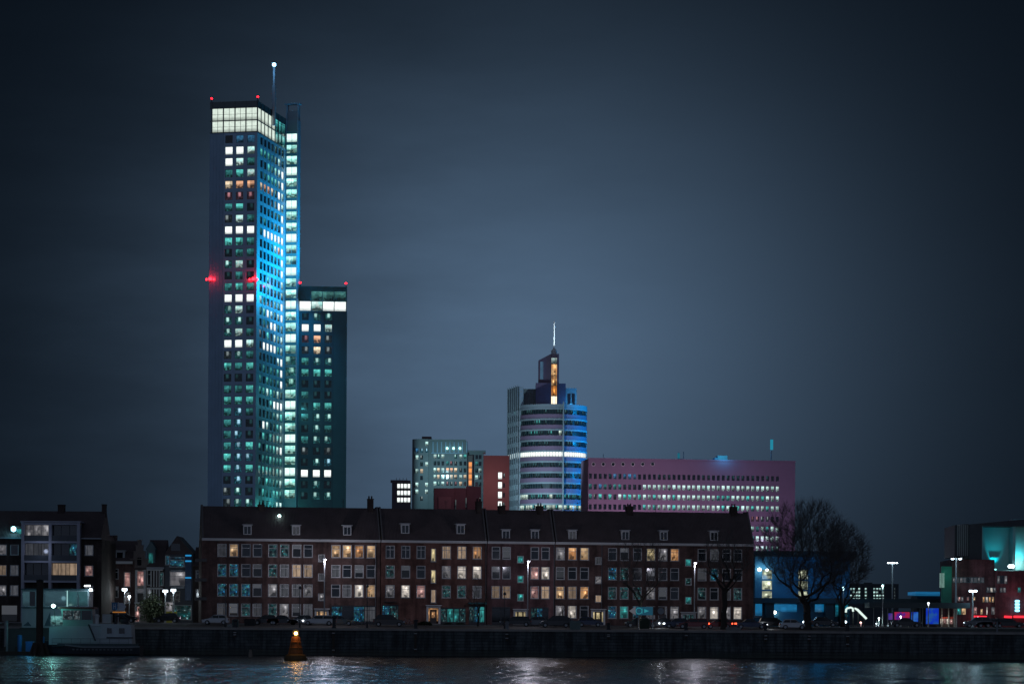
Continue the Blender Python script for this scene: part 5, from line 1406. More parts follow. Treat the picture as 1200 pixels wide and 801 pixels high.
for px, py, lab, pw in ((381, 655, 'tall lit street lamp before the brown left terrace, its pole catching the light', 800), (619.5, 657.2, 'tall lit street lamp before the narrow purple brick terrace', 780), (815, 659.2, 'tall lit street lamp before the right end of the long brick terrace', 650)):
    street_lamp(px, py, 389.2, lab, pw, (.86, .84, 1), 'tall street lamps along the quay road', r=.17, strength=11)
for px, py, lab, pw in ((146, 690, 'broad white box lamp in front of the gap house with the dormer', 330), (193.8, 691.8, 'left one of two broad white box lamps in front of the peaked gap house', 240), (203.2, 690.8, 'right one of two broad white box lamps in front of the peaked gap house', 240)):
    street_lamp(px, py, 412, lab, pw, (.78, .92, 1), 'white box lamps before the gap houses', kind='box', r=.24, strength=5, base=4.4)
for px, py, lab in ((123.6, 698.8, 'small round lamp between the pale stair bay and the blue sign'), (151.5, 698.5, 'small round lamp right under the broad box lamp of the dormer house')):
    street_lamp(px, py, 408, lab, 70, (.8, .95, 1), 'small round lamps of the gap street', kind='globe', r=.22, strength=8, base=4.4)
for i, (px, lab) in enumerate(((942, 'first globe lamp left of the big bare trunk'), (958, 'globe lamp just right of the big bare trunk'), (974, 'globe lamp midway between the big trunk and the lit ramp'), (991, 'globe lamp under the lit arch of the ramp'))):
    street_lamp(px, 728.3, 425, lab, 90, (.72, .9, 1), 'low globe lamps before the blue hall', kind='globe', r=.19, strength=7, base=4.4)
for px, py, lab, c in ((1008.7, 729, 'low lamp with a reddish glow right of the ramp', (1, .55, .5)), (1027, 730.2, 'low white lamp left of the crimson panel', (.75, .95, 1)), (1040.6, 732.6, 'low bluish lamp under the violet panel', (.6, .9, 1)), (1055.5, 722, 'small lamp before the crimson panel', (.9, .9, 1)), (1088, 706.3, 'small lamp on the shelter edge above the royal blue panel', (.85, .95, 1)), (1034.4, 686, 'lamp over the right end of the distant flats', (.5, .9, 1)), (988.3, 688.6, 'lamp just left of the distant flats', (.5, .85, 1)), (1030, 724, 'tiny lamp left of the violet panel', (.7, 1, .95))):
    street_lamp(px, py, 440, lab, 60, c, None, kind='globe', r=.15 if py > 700 else .2, strength=6, base=4.4)
def mast_lamp(px, py, Y, label, n, spread, power, strength=14, r=.15):
    top = P(px, py, Y); root = thing('mast_lamp', label, 'floodlight mast', T((top.x, Y, 4.4)))
    h = top.z - 4.4
    m = MB(); m.lathe([(.3, 0), (.16, h * .5), (.12, h + .2)], 8); m.box(-spread / 2 - .1, spread / 2 + .1, -.04, .04, h - .02, h + .05); m.build('pole', steel, root)
    for k in range(n):
        x = -spread / 2 + spread * k / max(n - 1, 1)
        m = MB(); m.box(x - r, x + r, -.45, -.12, h - r * .6, h + r * .5); m.build('lamp_head', glow('mast_bulb_%g' % strength, (.70, .9, 1), strength), root)
    lamp('POINT', (top.x, Y - 3.0, top.z - .8), power, (.55, .85, 1), root, radius=.6)
mast_lamp(1045.8, 659.2, 520, 'tall floodlight mast with four heads between the flats and the theatre', 4, 1.7, 260)
mast_lamp(1120.5, 654.4, 462, 'floodlight mast with two heads rising before the theatre tower', 2, 1.35, 170, r=.2)
mast_lamp(1140, 692, 455, 'lamp mast with two bright heads before the theatre windows', 2, .8, 240, 18, r=.24)
# unlit posts on the quay
for px, py, lab in ((264, 690, 'thin unlit post before the left windows of the brown terrace'), (351.5, 690, 'thin unlit post left of the first tall street lamp'), (430.5, 688, 'thin unlit post before the blue shop front'), (591.5, 697, 'thin unlit post before the dark garage door')):
    Y = 372.5; p = P(px, py, Y); b = street_z(Y); root = thing('lamp_post', lab, 'lamp post', T((p.x, Y, b)), 'unlit posts along the quay')
    h = p.z - b; m = MB(); m.lathe([(.14, 0), (.12, .7), (.06, .8), (.05, h)], 8); m.build('pole', dark_metal, root)
    m = MB(); m.lathe([(.08, h), (.2, h + .05), (.22, h + .25), (.04, h + .5)], 8); m.build('lantern', surface('lantern_off', (.10, .11, .12), .3), root)

# ================================================================== bare trees
bark = surface('bark', (.045, .038, .032), .9, .4, 2, bump=.4)
twigm = surface('twig_bark', (.12, .115, .11), .9, .3, 2)
def bare_tree(px, Y, height, label, seed, trunk_r, w, z0=.30, n=700, twigs=5, zc=.62, base=None, group='bare street trees', droop=0.0):
    """trunk and limbs grown towards points spread through the crown's volume; girth follows the number of twigs carried"""
    rr = random.Random(seed); p = P(px, 734, Y); b = street_z(Y) if base is None else base
    root = thing('bare_tree', label, 'tree', T((p.x, Y, b - .05)), group)
    nodes = [Vector((0, 0, 0))]; par = [-1]
    fork = height * z0
    for i in range(1, 7):
        nodes.append(Vector((rr.uniform(-.06, .06) * i * .5, rr.uniform(-.05, .05) * i * .5, fork * i / 6))); par.append(i - 1)
    cen = Vector((0, 0, height * zc)); hz = height * (1 - zc)
    pts = []
    while len(pts) < n:
        v = Vector((rr.uniform(-1, 1), rr.uniform(-1, 1), rr.uniform(-1, 1)))
        q = v.length
        if q > 1 or q < .25 and rr.random() < .7: continue
        zz = v.z * (hz if v.z > 0 else (height * zc - fork * 1.0))
        e = 1.0 + .16 * math.sin(3 * math.atan2(v.y, v.x) + seed) + .1 * math.sin(5 * math.atan2(v.y, v.x) + 2 * seed)
        q = Vector((v.x * w * e, v.y * w * e * .9, cen.z + zz))
        t = (q.z - fork) / (height - fork)
        if math.hypot(q.x, q.y) > w * (.16 + 2.1 * t): continue
        pts.append(q)
    o = nodes[-1]
    pts.sort(key=lambda q: (q - o).length)
    jit = .015
    for q in pts:
        best, bi = 1e9, 0
        for i in range(5, len(nodes)):
            d = q - nodes[i]
            up = d.z / (d.length + 1e-6)
            c = d.length * (1.7 - .85 * up)
            if c < best: best, bi = c, i
        a_ = nodes[bi]; d = q - a_
        k = max(1, int(d.length / (height * .05)))
        prev = bi
        for j in range(1, k + 1):
            t = j / k
            m_ = a_ + d * t + Vector((0, 0, -.03 * d.length * math.sin(math.pi * t))) + Vector((rr.uniform(-1, 1), rr.uniform(-1, 1), rr.uniform(-1, 1))) * jit * d.length * (t < 1)
            nodes.append(m_); par.append(prev); prev = len(nodes) - 1
    for it in range(4):                         # straighten the limbs
        ch = {}
        for i in range(7, len(nodes)): ch.setdefault(par[i], []).append(i)
        new = list(nodes)
        for i in range(7, len(nodes)):
            if i in ch:
                m_ = sum((nodes[k] for k in ch[i]), Vector((0, 0, 0))) / len(ch[i])
                new[i] = nodes[i] * .4 + nodes[par[i]] * .3 + m_ * .3
        nodes = new
    cnt = [0] * len(nodes); kids = [0] * len(nodes)
    for i in range(len(nodes) - 1, 0, -1):
        if kids[i] == 0: cnt[i] = 1
        cnt[par[i]] += cnt[i]; kids[par[i]] += 1
    tot = cnt[0]; rad = [max(.012, trunk_r * (c / tot) ** .57) for c in cnt]
    for i in range(5): rad[i] = trunk_r * (1.22 - .05 * i) if i else trunk_r * 1.5
    tr, tw_ = MB(), MB()
    for i in range(1, len(nodes)):
        big = rad[i] > trunk_r * .16
        (tr if big else tw_).tube([nodes[par[i]], nodes[i]], [min(rad[par[i]], rad[i] * 1.35), rad[i]], 8 if rad[i] > trunk_r * .4 else 5 if big else 3, 0, False)
    for i in range(7, len(nodes)):
        if rad[i] > trunk_r * .14: continue
        for k in range(twigs):
            out = (nodes[i] - Vector((0, 0, cen.z * .75))).normalized()
            d = (out * .8 + Vector((rr.uniform(-1, 1), rr.uniform(-1, 1), rr.uniform(-.5, 1))) * .75).normalized()
            l_ = height * rr.uniform(.03, .085); e = nodes[i] + d * l_
            mid = nodes[i] + d * l_ * .5 + Vector((rr.uniform(-1, 1), rr.uniform(-1, 1), rr.uniform(-1, 1))) * l_ * .08
            tw_.tube([nodes[i], mid, e], [.013, .010, .006], 3, 0, False)
    tr.build('trunk', bark, root, smooth=True); tw_.build('crown', twigm, root)
    return root
bare_tree(946, 378, 18.6, 'big bare tree with a dense upright crown before the blue hall', 11, .50, 7.0, z0=.19, n=1700, twigs=8, zc=.56)
bare_tree(749, 383, 13.6, 'bare tree with a broad crown before the middle of the long brick terrace', 5, .27, 4.6, z0=.26, n=420, twigs=4)
bare_tree(848.5, 376, 14.2, 'bare tree with a thick dark trunk before the right end of the long brick terrace', 8, .38, 3.9, z0=.36, n=420, twigs=4, zc=.66)
bare_tree(560, 384, 7.2, 'small bare tree before the teal lit bar', 17, .12, 2.0, z0=.3, n=130, twigs=3)
bare_tree(660, 390, 5.4, 'slender bare sapling beside the dark parked estate car', 23, .08, 1.2, z0=.35, n=70, twigs=3)
bare_tree(988, 396, 15.6, 'second bare tree with a fine hazy crown behind the right side of the big one', 31, .30, 4.2, z0=.20, n=1000, twigs=8, zc=.55)
# a clipped leafy tree
def leafy_tree(px, Y, h, w, label, seed, base=4.4, n=5200):
    rr = random.Random(seed); p = P(px, 734, Y)
    root = thing('leafy_tree', label, 'tree', T((p.x, Y, base - .05)))
    m = MB(); m.lathe([(.4, 0), (.3, h * .3), (.12, h * .7)], 8)
    cl = []
    for k in range(26):
        a = rr.uniform(0, 6.28); zz = rr.uniform(.22, .92); rad = w * math.sin(math.pi * min(zz * .9 + .08, 1)) ** .6 * math.sqrt(rr.random()) * .8
        c = Vector((math.cos(a) * rad, math.sin(a) * rad * .8, zz * h)); cl.append((c, rr.uniform(.55, 1.2)))
        m.tube([(0, 0, max(c.z * .55, h * .18)), tuple(c * .6 + Vector((0, 0, c.z * .35))), tuple(c)], [.12, .07, .03], 5)
    m.build('trunk', bark, root)
    f = MB()
    for i in range(n):
        c, rc = rr.choice(cl); v = Vector((rr.gauss(0, .5), rr.gauss(0, .5), rr.gauss(0, .42))) * rc * 1.5
        q = c + v; e = Vector((rr.uniform(-1, 1), rr.uniform(-1, 1), rr.uniform(-1, 1))).normalized(); g = e.cross(Vector((rr.uniform(-1, 1), rr.uniform(-1, 1), rr.uniform(-1, 1)))).normalized()
        s = rr.uniform(.12, .26); f.face([q - e * s, q + g * s * .6, q + e * s, q - g * s * .6], 0 if rr.random() < .6 else 1)
    f.build('crown', [surface('leaf_dark', (.030, .045, .022), .8), surface('leaf_mid', (.05, .06, .03), .8)], root)
leafy_tree(177.5, 415, 3.6, 1.2, 'small round leafy street tree before the loggia of white columns', 41, n=2200)

# ================================================================== parked and moving cars
def car_paint(name, col): return surface('paint_' + name, col, .18, .06, 2, metal=.3, spec=.8)
tyre_m = black_rubber; rim_m = surface('rim', (.3, .31, .32), .35, .1, 5, metal=.7)
car_glass = glass('car_glass', (.01, .012, .014), .05)
head_off = surface('headlamp_off', (.5, .5, .52), .15, .1); tail_off = surface('taillamp_off', (.22, .02, .02), .2, .1)
def car(px, Y, paint, kind, facing, label, lights=None, group='cars parked along the quay'):
    p = P(px, 735, Y)
    L_, H_, hood, deck = {'hatch': (4.0, 1.48, 1.05, .25), 'sedan': (4.6, 1.45, 1.25, .95), 'estate': (4.7, 1.5, 1.2, .15), 'suv': (4.6, 1.72, 1.15, .2), 'van': (5.0, 2.0, .75, .06)}[kind]
    root = thing('car', label, 'car', T((p.x, Y, street_z(Y) + .006)) @ RZ(0 if facing < 0 else math.pi), group)
    hl = L_ / 2; w = .88; belt = .92 if kind not in ('suv', 'van') else 1.05; wr = .32
    fx, rx = -hl + .80, hl - .78      # wheel centres, front at -x
    def arch(cx):
        return [(cx + (wr + .06) * math.cos(t), .30 + (wr + .06) * math.sin(t)) for t in [math.pi * k / 6 for k in range(7)]]
    low = [(hl - .02, .28)] + [] 
    poly = [(-hl + .02, .30)] + arch(fx)[::-1] + arch(rx)[::-1] + [(hl - .02, .30), (hl, .62), (hl - .05, belt - .02), (hl - deck - .02, belt + .02), (-hl + hood + .1, belt + .02), (-hl + hood * .5, belt - .09), (-hl + .12, belt - .22), (-hl, .58)]
    body = MB()
    for ya, yb in ((-w, w),):
        sl = [(-w + .0, .0), (-w + .0, .0)]
    rings = [[(x * s, y, .30 + (z - .30) * k) for x, z in poly] for y, s, k in ((-w, .985, .95), (-w + .07, 1, 1), (w - .07, 1, 1), (w, .985, .95))]
    body.loftx(rings)
    # cabin: roof and pillars
    bx0, bx1 = -hl + hood, hl - deck - .06; tx0, tx1 = bx0 + (.75 if kind != 'van' else .45), bx1 - (.45 if kind in ('hatch', 'suv') else .25 if kind in ('estate', 'van') else .65)
    cab = [(bx0, belt), (bx1, belt), (tx1, H_ - .03), ((tx0 + tx1) / 2, H_), (tx0, H_ - .04)]
    wi = .64
    def cw(z): return (w - .05) + (wi - (w - .05)) * (z - belt) / (H_ - belt)
    body.loftx([[(x, -cw(z), z) for x, z in cab], [(x, cw(z), z) for x, z in cab]])
    bo = body.build('body', paint, root)
    def side(y_s, xa, xb, name):
        g = MB(); z0, z1 = belt + .06, H_ - .13
        def X(x, z):
            t = (z - belt) / (H_ - .04 - belt); lo = bx0 + (tx0 - bx0) * t + .08; hi = bx1 + (tx1 - bx1) * t - .08
            return max(lo, min(hi, x))
        a, b_ = cw(z0) + .008, cw(z1) + .008
        pts = [(X(xa, z0), -a, z0), (X(xb, z0), -a, z0), (X(xb, z1), -b_, z1), (X(xa, z1), -b_, z1)]
        if y_s > 0: pts = [(x, -y, z) for x, y, z in pts][::-1]
        g.face(pts); g.build(name, car_glass, root)
    mid = (tx0 + tx1) / 2 - .05
    for ys in (-1, 1):
        side(ys, -9, mid - .04, 'side_window'); side(ys, mid + .04, 9, 'side_window')
    def endglass(xb, xt, name, o):
        g = MB(); z0, z1 = belt + .05, H_ - .10; f0 = (z0 - belt) / (H_ - .03 - belt); f1 = (z1 - belt) / (H_ - .03 - belt)
        g.face([(xb + (xt - xb) * f0 + o, -cw(z0) + .07, z0), (xb + (xt - xb) * f0 + o, cw(z0) - .07, z0), (xb + (xt - xb) * f1 + o, cw(z1) - .07, z1), (xb + (xt - xb) * f1 + o, -cw(z1) + .07, z1)]); g.build(name, car_glass, root)
    endglass(bx0, tx0, 'windscreen', -.012); endglass(bx1, tx1, 'rear_window', .012)
    for cx in (fx, rx):
        for ys in (-1, 1):
            m = MB(); m.tube([(cx, ys * (w - .20), .31), (cx, ys * (w - .0), .31)], wr, 16); wo = m.build('wheel', tyre_m, root)
            m = MB(); m.tube([(cx, ys * (w + .0), .31), (cx, ys * (w + .012), .31)], wr * .62, 10); m.build('rim', rim_m, wo)
    hm, tm = head_off, tail_off
    if lights == 'white': hm = glow('headlamp_on', (.85, .93, 1), 9)
    if lights in ('red', 'white'): tm = glow('taillamp_on', (1, .08, .03), 4.5)
    for ys in (-1, 1):
        m = MB(); m.box(-hl - .012, -hl + .22, ys * (w - .10) - .16 * (ys < 0) - .04 * (ys > 0), ys * (w - .10) + .16 * (ys > 0) + .04 * (ys < 0), .60, .74); m.build('headlight', hm, root)
        m = MB(); m.box(hl - .16, hl + .012, ys * (w - .10) - .13 * (ys < 0) - .06 * (ys > 0), ys * (w - .10) + .13 * (ys > 0) + .06 * (ys < 0), .64, .86); m.build('taillight', tm, root)
    m = MB(); m.box(-hl - .02, -hl + .03, -.26, .26, .42, .53); m.build('number_plate', surface('plate', (.5, .42, .05), .5), root)
    m = MB()
    for ys in (-1, 1): m.box(bx0 + .42, bx0 + .60, ys * w - .0 - .16 * (ys < 0), ys * w + .16 * (ys > 0), belt + .02, belt + .14)
    m.build('wing_mirror', paint, root)
    if lights:
        d = -1 if facing < 0 else 1
        if lights == 'white': lamp('POINT', (p.x + d * (hl + .5), Y - .2, street_z(Y) + .7), 40, (.85, .93, 1), root, radius=.12)
        else: lamp('POINT', (p.x - d * (hl + .5), Y - .2, street_z(Y) + .8), 18, (1, .1, .05), root, radius=.12)
    return root
blackp = car_paint('black', (.012, .012, .014)); greyp = car_paint('grey', (.10, .105, .115)); silverp = car_paint('silver', (.38, .39, .40)); bluep = car_paint('navy', (.02, .03, .07)); whitep = car_paint('white', (.6, .6, .6)); greenp = car_paint('green_grey', (.07, .10, .10)); redp = car_paint('red', (.16, .02, .02))
PK = 389.5 - 3.2
car(253, 384.8, silverp, 'hatch', -1, 'pale hatchback at the left end of the row, beside the bins')
car(311.5, 385.2, blackp, 'hatch', -1, 'black hatchback right of the dark container')
car(331.5, 385.2, blackp, 'sedan', 1, 'black saloon under the second group of grey windows')
car(353, 385.2, greyp, 'hatch', -1, 'grey hatchback before the entrance of the brown terrace')
car(373.5, 384.6, silverp, 'estate', -1, 'bright silver estate car below the first tall street lamp', 'white')
car(397, 385.2, greenp, 'sedan', 1, 'grey green saloon before the left half of the blue shop front')
car(456, 381, blackp, 'suv', 1, 'large black car before the colourful lit bar')
car(604, 385.2, blackp, 'estate', -1, 'black estate car before the entrance right of the garage door')
car(627, 385.8, greyp, 'hatch', -1, 'dark grey hatchback before the shop with teal lights', None)
car(651, 381.2, blackp, 'suv', -1, 'tall black car left of the grey green container')
car(663, 386.6, greyp, 'sedan', 1, 'grey saloon half hidden behind the grey green container')
car(691, 385.2, bluep, 'hatch', 1, 'navy hatchback left of the yellow lit entrance')
car(748, 384.4, blackp, 'hatch', -1, 'black hatchback under the direction sign')
car(776.5, 382, blackp, 'sedan', -1, 'black saloon with bright headlights right of the direction sign', 'white')
car(793, 381, bluep, 'hatch', -1, 'navy hatchback with headlights on behind the black saloon', 'white')
car(812, 378.8, redp, 'estate', -1, 'dark red car with glowing tail lights left of the round bollard', 'red')
car(842, 379.2, redp, 'hatch', -1, 'small dark red car behind the thick dark tree trunk', 'red')
car(880, 379.5, bluep, 'sedan', 1, 'navy car driving past the right corner of the terrace, headlights on', 'white')
car(907, 386, blackp, 'estate', 1, 'black car parked before the blue hall entrance')
car(929.5, 378.5, silverp, 'hatch', 1, 'silver hatchback alone before the big bare tree')
for px, Y, pt, kd, fc, lab in ((966, 395, blackp, 'hatch', 1, 'dark hatchback right of the big trunk'), (1062, 400, blackp, 'sedan', 1, 'dark saloon under the crimson panel'), (1146, 420, greyp, 'suv', -1, 'grey car before the left end of the red neon line'), (1157, 420, greyp, 'hatch', -1, 'grey hatchback before the theatre entrance'), (1182, 420, blackp, 'estate', 1, 'black estate car at the right under the lantern')):
    car(px, Y, pt, kd, fc, lab)
car(143, 405, blackp, 'suv', 1, 'dark car before the gap house with the dormer', None); car(196, 402, blackp, 'hatch', -1, 'dark hatchback beside the yellow board', None)

# ================================================================== bicycles and a motor scooter
def bicycle(px, Y, label, ang=0):
    p = at_street(px, Y); root = thing('bicycle', label, 'bicycle', T(p) @ RZ(ang), 'bicycles on the pavement')
    for x in (-.52, .52):
        m = MB(); pts = [(x + .33 * math.cos(t), 0, .34 + .33 * math.sin(t)) for t in [2 * math.pi * k / 18 for k in range(19)]]; m.tube(pts, .022, 5)
        for k in range(6): t = math.pi * k / 6; m.tube([(x - .32 * math.cos(t), 0, .34 - .32 * math.sin(t)), (x + .32 * math.cos(t), 0, .34 + .32 * math.sin(t))], .005, 3)
        m.build('wheel', black_rubber, root)
    m = MB(); A, B, C, D, E = (-.52, 0, .34), (-.40, 0, .86), (.18, 0, .80), (.02, 0, .32), (.52, 0, .34)
    for a, b in ((A, B), (B, D), (B, C), (C, D), (D, E), (C, E)): m.tube([a, b], .022, 6)
    m.tube([B, (-.44, 0, 1.02)], .02, 6); m.build('frame', surface('bike_frame', (.25, .26, .28), .35, .2, 4, metal=.6), root)
    m = MB(); m.tube([(-.38, -.28, 1.04), (-.46, 0, 1.05), (-.38, .28, 1.04)], .018, 6); m.build('handlebar', steel, root)
    m = MB(); m.box(.10, .34, -.08, .08, .90, .96); m.tube([(.2, 0, .8), (.21, 0, .91)], .02, 6); m.build('saddle', black_rubber, root)
bicycle(419.5, 386.5, 'silver bicycle before the middle of the blue shop front', .3); bicycle(424.5, 386.9, 'bicycle leaning right beside the silver one', -.2); bicycle(435.5, 386.6, 'bicycle at the right edge of the blue shop front', .4)
bicycle(478, 387, 'bicycle under the dark arched windows of the middle terrace', .1)

# ================================================================== bins, containers, planters
def container(px0, px1, py, Y, label, mat, lid=True, name='container'):
    a, b = P(px0, 735, Y), P(px1, 735, Y); w = b.x - a.x; z0 = street_z(Y); h = P(px0, py, Y).z - z0
    root = thing(name, label, 'container', T((a.x, Y, z0)))
    m = MB(); m.loftx([[(.06, .05, .0), (w - .06, .05, .0), (w - .06, 1.15, .0), (.06, 1.15, .0)], [(0, 0, h * .82), (w, 0, h * .82), (w, 1.2, h * .82), (0, 1.2, h * .82)]])
    for k in range(1, 4): m.box(w * k / 4 - .04, w * k / 4 + .04, -.035, .04, .15, h * .80)
    m.build('body', mat, root)
    m = MB(); m.loftx([[(-.03, -.03, h * .83), (w + .03, -.03, h * .83), (w + .03, 1.23, h * .83), (-.03, 1.23, h * .83)], [(.12, .12, h), (w - .12, .12, h), (w - .12, 1.1, h), (.12, 1.1, h)]]); m.build('lid', mat, root)
    return root
container(266, 271.5, 731, 372, 'small pale bin left of the green bin at the quay edge', surface('bin_pale', (.28, .30, .30), .6))
container(271.8, 279.2, 725, 374, 'dark green bin beside the small pale one', surface('bin_green', (.03, .075, .075), .6))
container(286, 299, 724.5, 380, 'wide black container left of the black hatchback', surface('bin_black', (.02, .022, .025), .6))
container(667.6, 680.6, 727, 371, 'grey green container at the quay edge below the yellow lit entrance', surface('bin_grey_green', (.13, .19, .18), .6))
container(749.5, 761.5, 724.5, 378, 'dark green container under the direction sign', surface('bin_dark_green', (.035, .05, .03), .6))
container(851, 868.5, 734.5, 371, 'low flat stone planter right of the thick dark trunk', concrete, name='planter')
def hedge(px0, px1, py, Y, label, seed):
    rr = random.Random(seed); a, b = P(px0, 735, Y), P(px1, 735, Y); z0 = street_z(Y); w = b.x - a.x; h = P(px0, py, Y).z - z0
    root = thing('shrub', label, 'shrub', T((a.x, Y, z0)))
    m = MB()
    for k in range(7): x = w * (k + .5) / 7; m.tube([(x, .4, -.02), (x + rr.uniform(-.1, .1), .4, h * .7)], .03, 5)
    m.build('stem', bark, root)
    f = MB()
    for i in range(900):
        x = rr.random() * w; e = math.sin(math.pi * x / w) ** .4; q = Vector((x, rr.uniform(0, .9), rr.random() ** .7 * h * e)); e1 = Vector((rr.uniform(-1, 1), rr.uniform(-1, 1), rr.uniform(-1, 1))).normalized(); g = e1.cross(Vector((rr.uniform(-1, 1), rr.uniform(-1, 1), .3))).normalized(); s = rr.uniform(.06, .14)
        f.face([q - e1 * s, q + g * s * .6, q + e1 * s, q - g * s * .6])
    f.build('foliage', MATS['leaf_dark'], root)
hedge(489, 506, 727.5, 387.4, 'low dark shrub left of the orange lit door', 3)
hedge(519, 531, 729.5, 388.5, 'left planted trough below the teal windows', 4); hedge(534, 545, 729.5, 388.5, 'right planted trough below the teal windows', 5)

# ================================================================== direction sign, bollards
def road_sign():
    Y = 374.5; a = P(735, 734, Y); z0 = street_z(Y); X = lambda px: P(px, 716, Y).x - a.x; Z = lambda py: P(755, py, Y).z - z0
    root = thing('direction_sign', 'wide blue direction sign with a pale arrow pointing left before the long terrace', 'road sign', T((a.x, Y, z0)))
    m = MB()
    for px in (748.3, 765): m.tube([(X(px), .12, 0), (X(px), .12, Z(710))], .07, 8)
    m.build('post', steel, root)
    m = MB(); m.prism([(X(745.3), Z(720.2)), (X(765), Z(720.2)), (X(765), Z(710.5)), (X(745.3), Z(710.5))], -.02, .04); m.build('blue_board', lit('sign_blue_lit', (.03, .25, .42), .42, 'full'), root)
    m = MB(); m.prism([(X(737.2), Z(715.3)), (X(744.9), Z(720.6)), (X(744.9), Z(710)),][::1], -.02, .04); m.build('arrow_head', lit('sign_arrow_lit', (.5, .52, .62), .32, 'full'), root)
    m = MB()
    pts = [(X(748.8) + .42 * math.cos(t), -.045, Z(715.3) + .42 * math.sin(t)) for t in [6.283 * k / 16 for k in range(17)]]; m.tube(pts, .05, 5)
    m.box(X(752.2), X(752.8), -.035, -.022, Z(718.4), Z(712.3)); m.prism([(X(755), Z(717.5)), (X(760.5), Z(715.3)), (X(755), Z(713))], -.035, -.022); m.build('sign_mark', glow('sign_teal_mark', (.05, .42, .50), .5), root)
    m = MB(); m.prism([(X(765.6), Z(720.2)), (X(779), Z(720.2)), (X(779), Z(710.5)), (X(765.6), Z(710.5))], -.02, .04); m.build('brown_board', surface('sign_brown', (.09, .04, .03), .4), root)
    m = MB(); m.tube([(X(774.5), -.04, Z(715.3)), (X(774.5), -.022, Z(715.3))], .48, 18); m.build('roundel', surface('sign_grey', (.28, .30, .32), .4), root)
road_sign()
bollard_labels = [(275.5, 'dark bollard at the quay edge below the green bin'), (391.5, 'taller dark bollard right of the first tall street lamp'), (487.2, 'dark bollard below the arched windows of the middle terrace'), (594.3, 'pale topped bollard below the dark garage door'), (713, 'dark bollard right of the yellow lit entrance'), (804, 'dark bollard left of the glowing tail lights'), (897, 'dark bollard left of the silver hatchback'), (993, 'dark bollard below the lit ramp'), (1168.5, 'slim pale bollard before the theatre')]
for i, (px, lab) in enumerate(bollard_labels):
    Y = QY + .35; x = P(px, 735, Y).x
    h = [1.1, 1.75, 1.3, 1.45, 1.0, 1.1, 1.2, 1.2, 1.9][i]; r = .24 if i != 8 else .13
    root = thing('bollard', lab, 'bollard', T((x, Y, QZ)), 'mooring bollards along the quay edge')
    m = MB(); m.lathe([(r * 1.35, 0), (r * 1.3, .12), (r, .18), (r, h * .8)], 12); m.build('shaft', surface('bollard_iron', (.04, .043, .048), .6) if i not in (3, 8) else surface('bollard_pale', (.20, .22, .24), .6), root)
    m = MB(); m.lathe([(r, h * .8 + .003), (r * 1.4, h * .84), (r * 1.45, h * .93), (r * .8, h)], 12); m.build('cap', MATS['bollard_iron'], root)
# timber fenders hanging on the wall
for px, py1, lab in ((275.5, 746, 'short rubber fender below the green bin'), (391, 764, 'long timber fender right of the buoy'), (487, 763, 'long timber fender in the middle of the quay wall'), (594, 750, 'short fender below the dark garage door'), (713, 748, 'short fender below the bollard by the yellow entrance'), (804, 747, 'short fender left of the red car'), (897, 751, 'fender left of the silver hatchback'), (948, 751, 'fender under the big bare tree'), (993, 757, 'fender below the lit ramp')):
    x = P(px, 745, QY).x; z1 = P(px, py1, QY).z
    root = thing('fender', lab, 'fender', T((x, QY - .13, 0)), 'fenders hanging on the quay wall')
    m = MB(); m.box(-.16, .16, -.3, -.02, z1, QZ - .45); m.build('timber', dark_wood, root)
    m = MB()
    for z in (z1 + .3, QZ - .7): m.box(-.2, .2, -.34, -.01, z, z + .1)
    m.build('strap', steel, root)

# ================================================================== on the water
def buoy():
    Y = 322; p = P(346.5, 774, Y); k = Y / F
    root = thing('buoy', 'rusty orange cone buoy floating before the quay with a lit yellow lamp', 'buoy', T((p.x, Y, 0)))
    Z = lambda py: P(346.5, py, Y).z
    rust = surface('buoy_rust', (.28, .105, .03), .75, .45, 2.5, bump=.3)
    m = MB(); m.lathe([(1.05, -.5), (1.38, -.2), (1.42, .25), (1.30, .62), (.95, .78)], 20); m.build('float', surface('buoy_float', (.12, .075, .03), .75, .5, 2.5, bump=.3), root, smooth=False)
    m = MB(); m.lathe([(.90, .79), (.86, 1.1), (.62, Z(754)), (.44, Z(745.2))], 14)
    for t in range(4): a = t * math.pi / 2 + .5; m.tube([(.95 * math.cos(a), .95 * math.sin(a), .8), (.47 * math.cos(a), .47 * math.sin(a), Z(745.5))], .06, 6)
    for py in (752, 758.5): 
        r = .60 if py == 752 else .74; m.lathe([(r + .02, Z(py)), (r + .07, Z(py) + .04), (r + .02, Z(py) + .1)], 14)
    m.build('cone', rust, root)
    m = MB(); zt = Z(745.2); m.lathe([(.36, zt), (.3, zt + .1), (.12, zt + .12), (.12, zt + .2)], 12); m.build('lamp_base', dark_metal, root)
    m = MB(); m.lathe([(.10, zt + .2), (.19, zt + .28), (.19, zt + .5), (.08, zt + .58)], 12); m.build('lamp', glow('buoy_lamp', (1, .52, .12), 26), root)
    m = MB()
    for t in range(4): a = t * math.pi / 2; m.tube([(.34 * math.cos(a), .34 * math.sin(a), zt), (.34 * math.cos(a), .34 * math.sin(a), zt + .7), (0, 0, zt + .86)], .025, 5)
    m.build('cage', dark_metal, root)
    lamp('POINT', (p.x, Y - .75, zt + .40), 26, (1, .48, .10), root, radius=.18)
    lamp('POINT', (p.x + .55, Y - .5, zt + .9), 40, (1, .5, .14), root, radius=.12)
buoy()
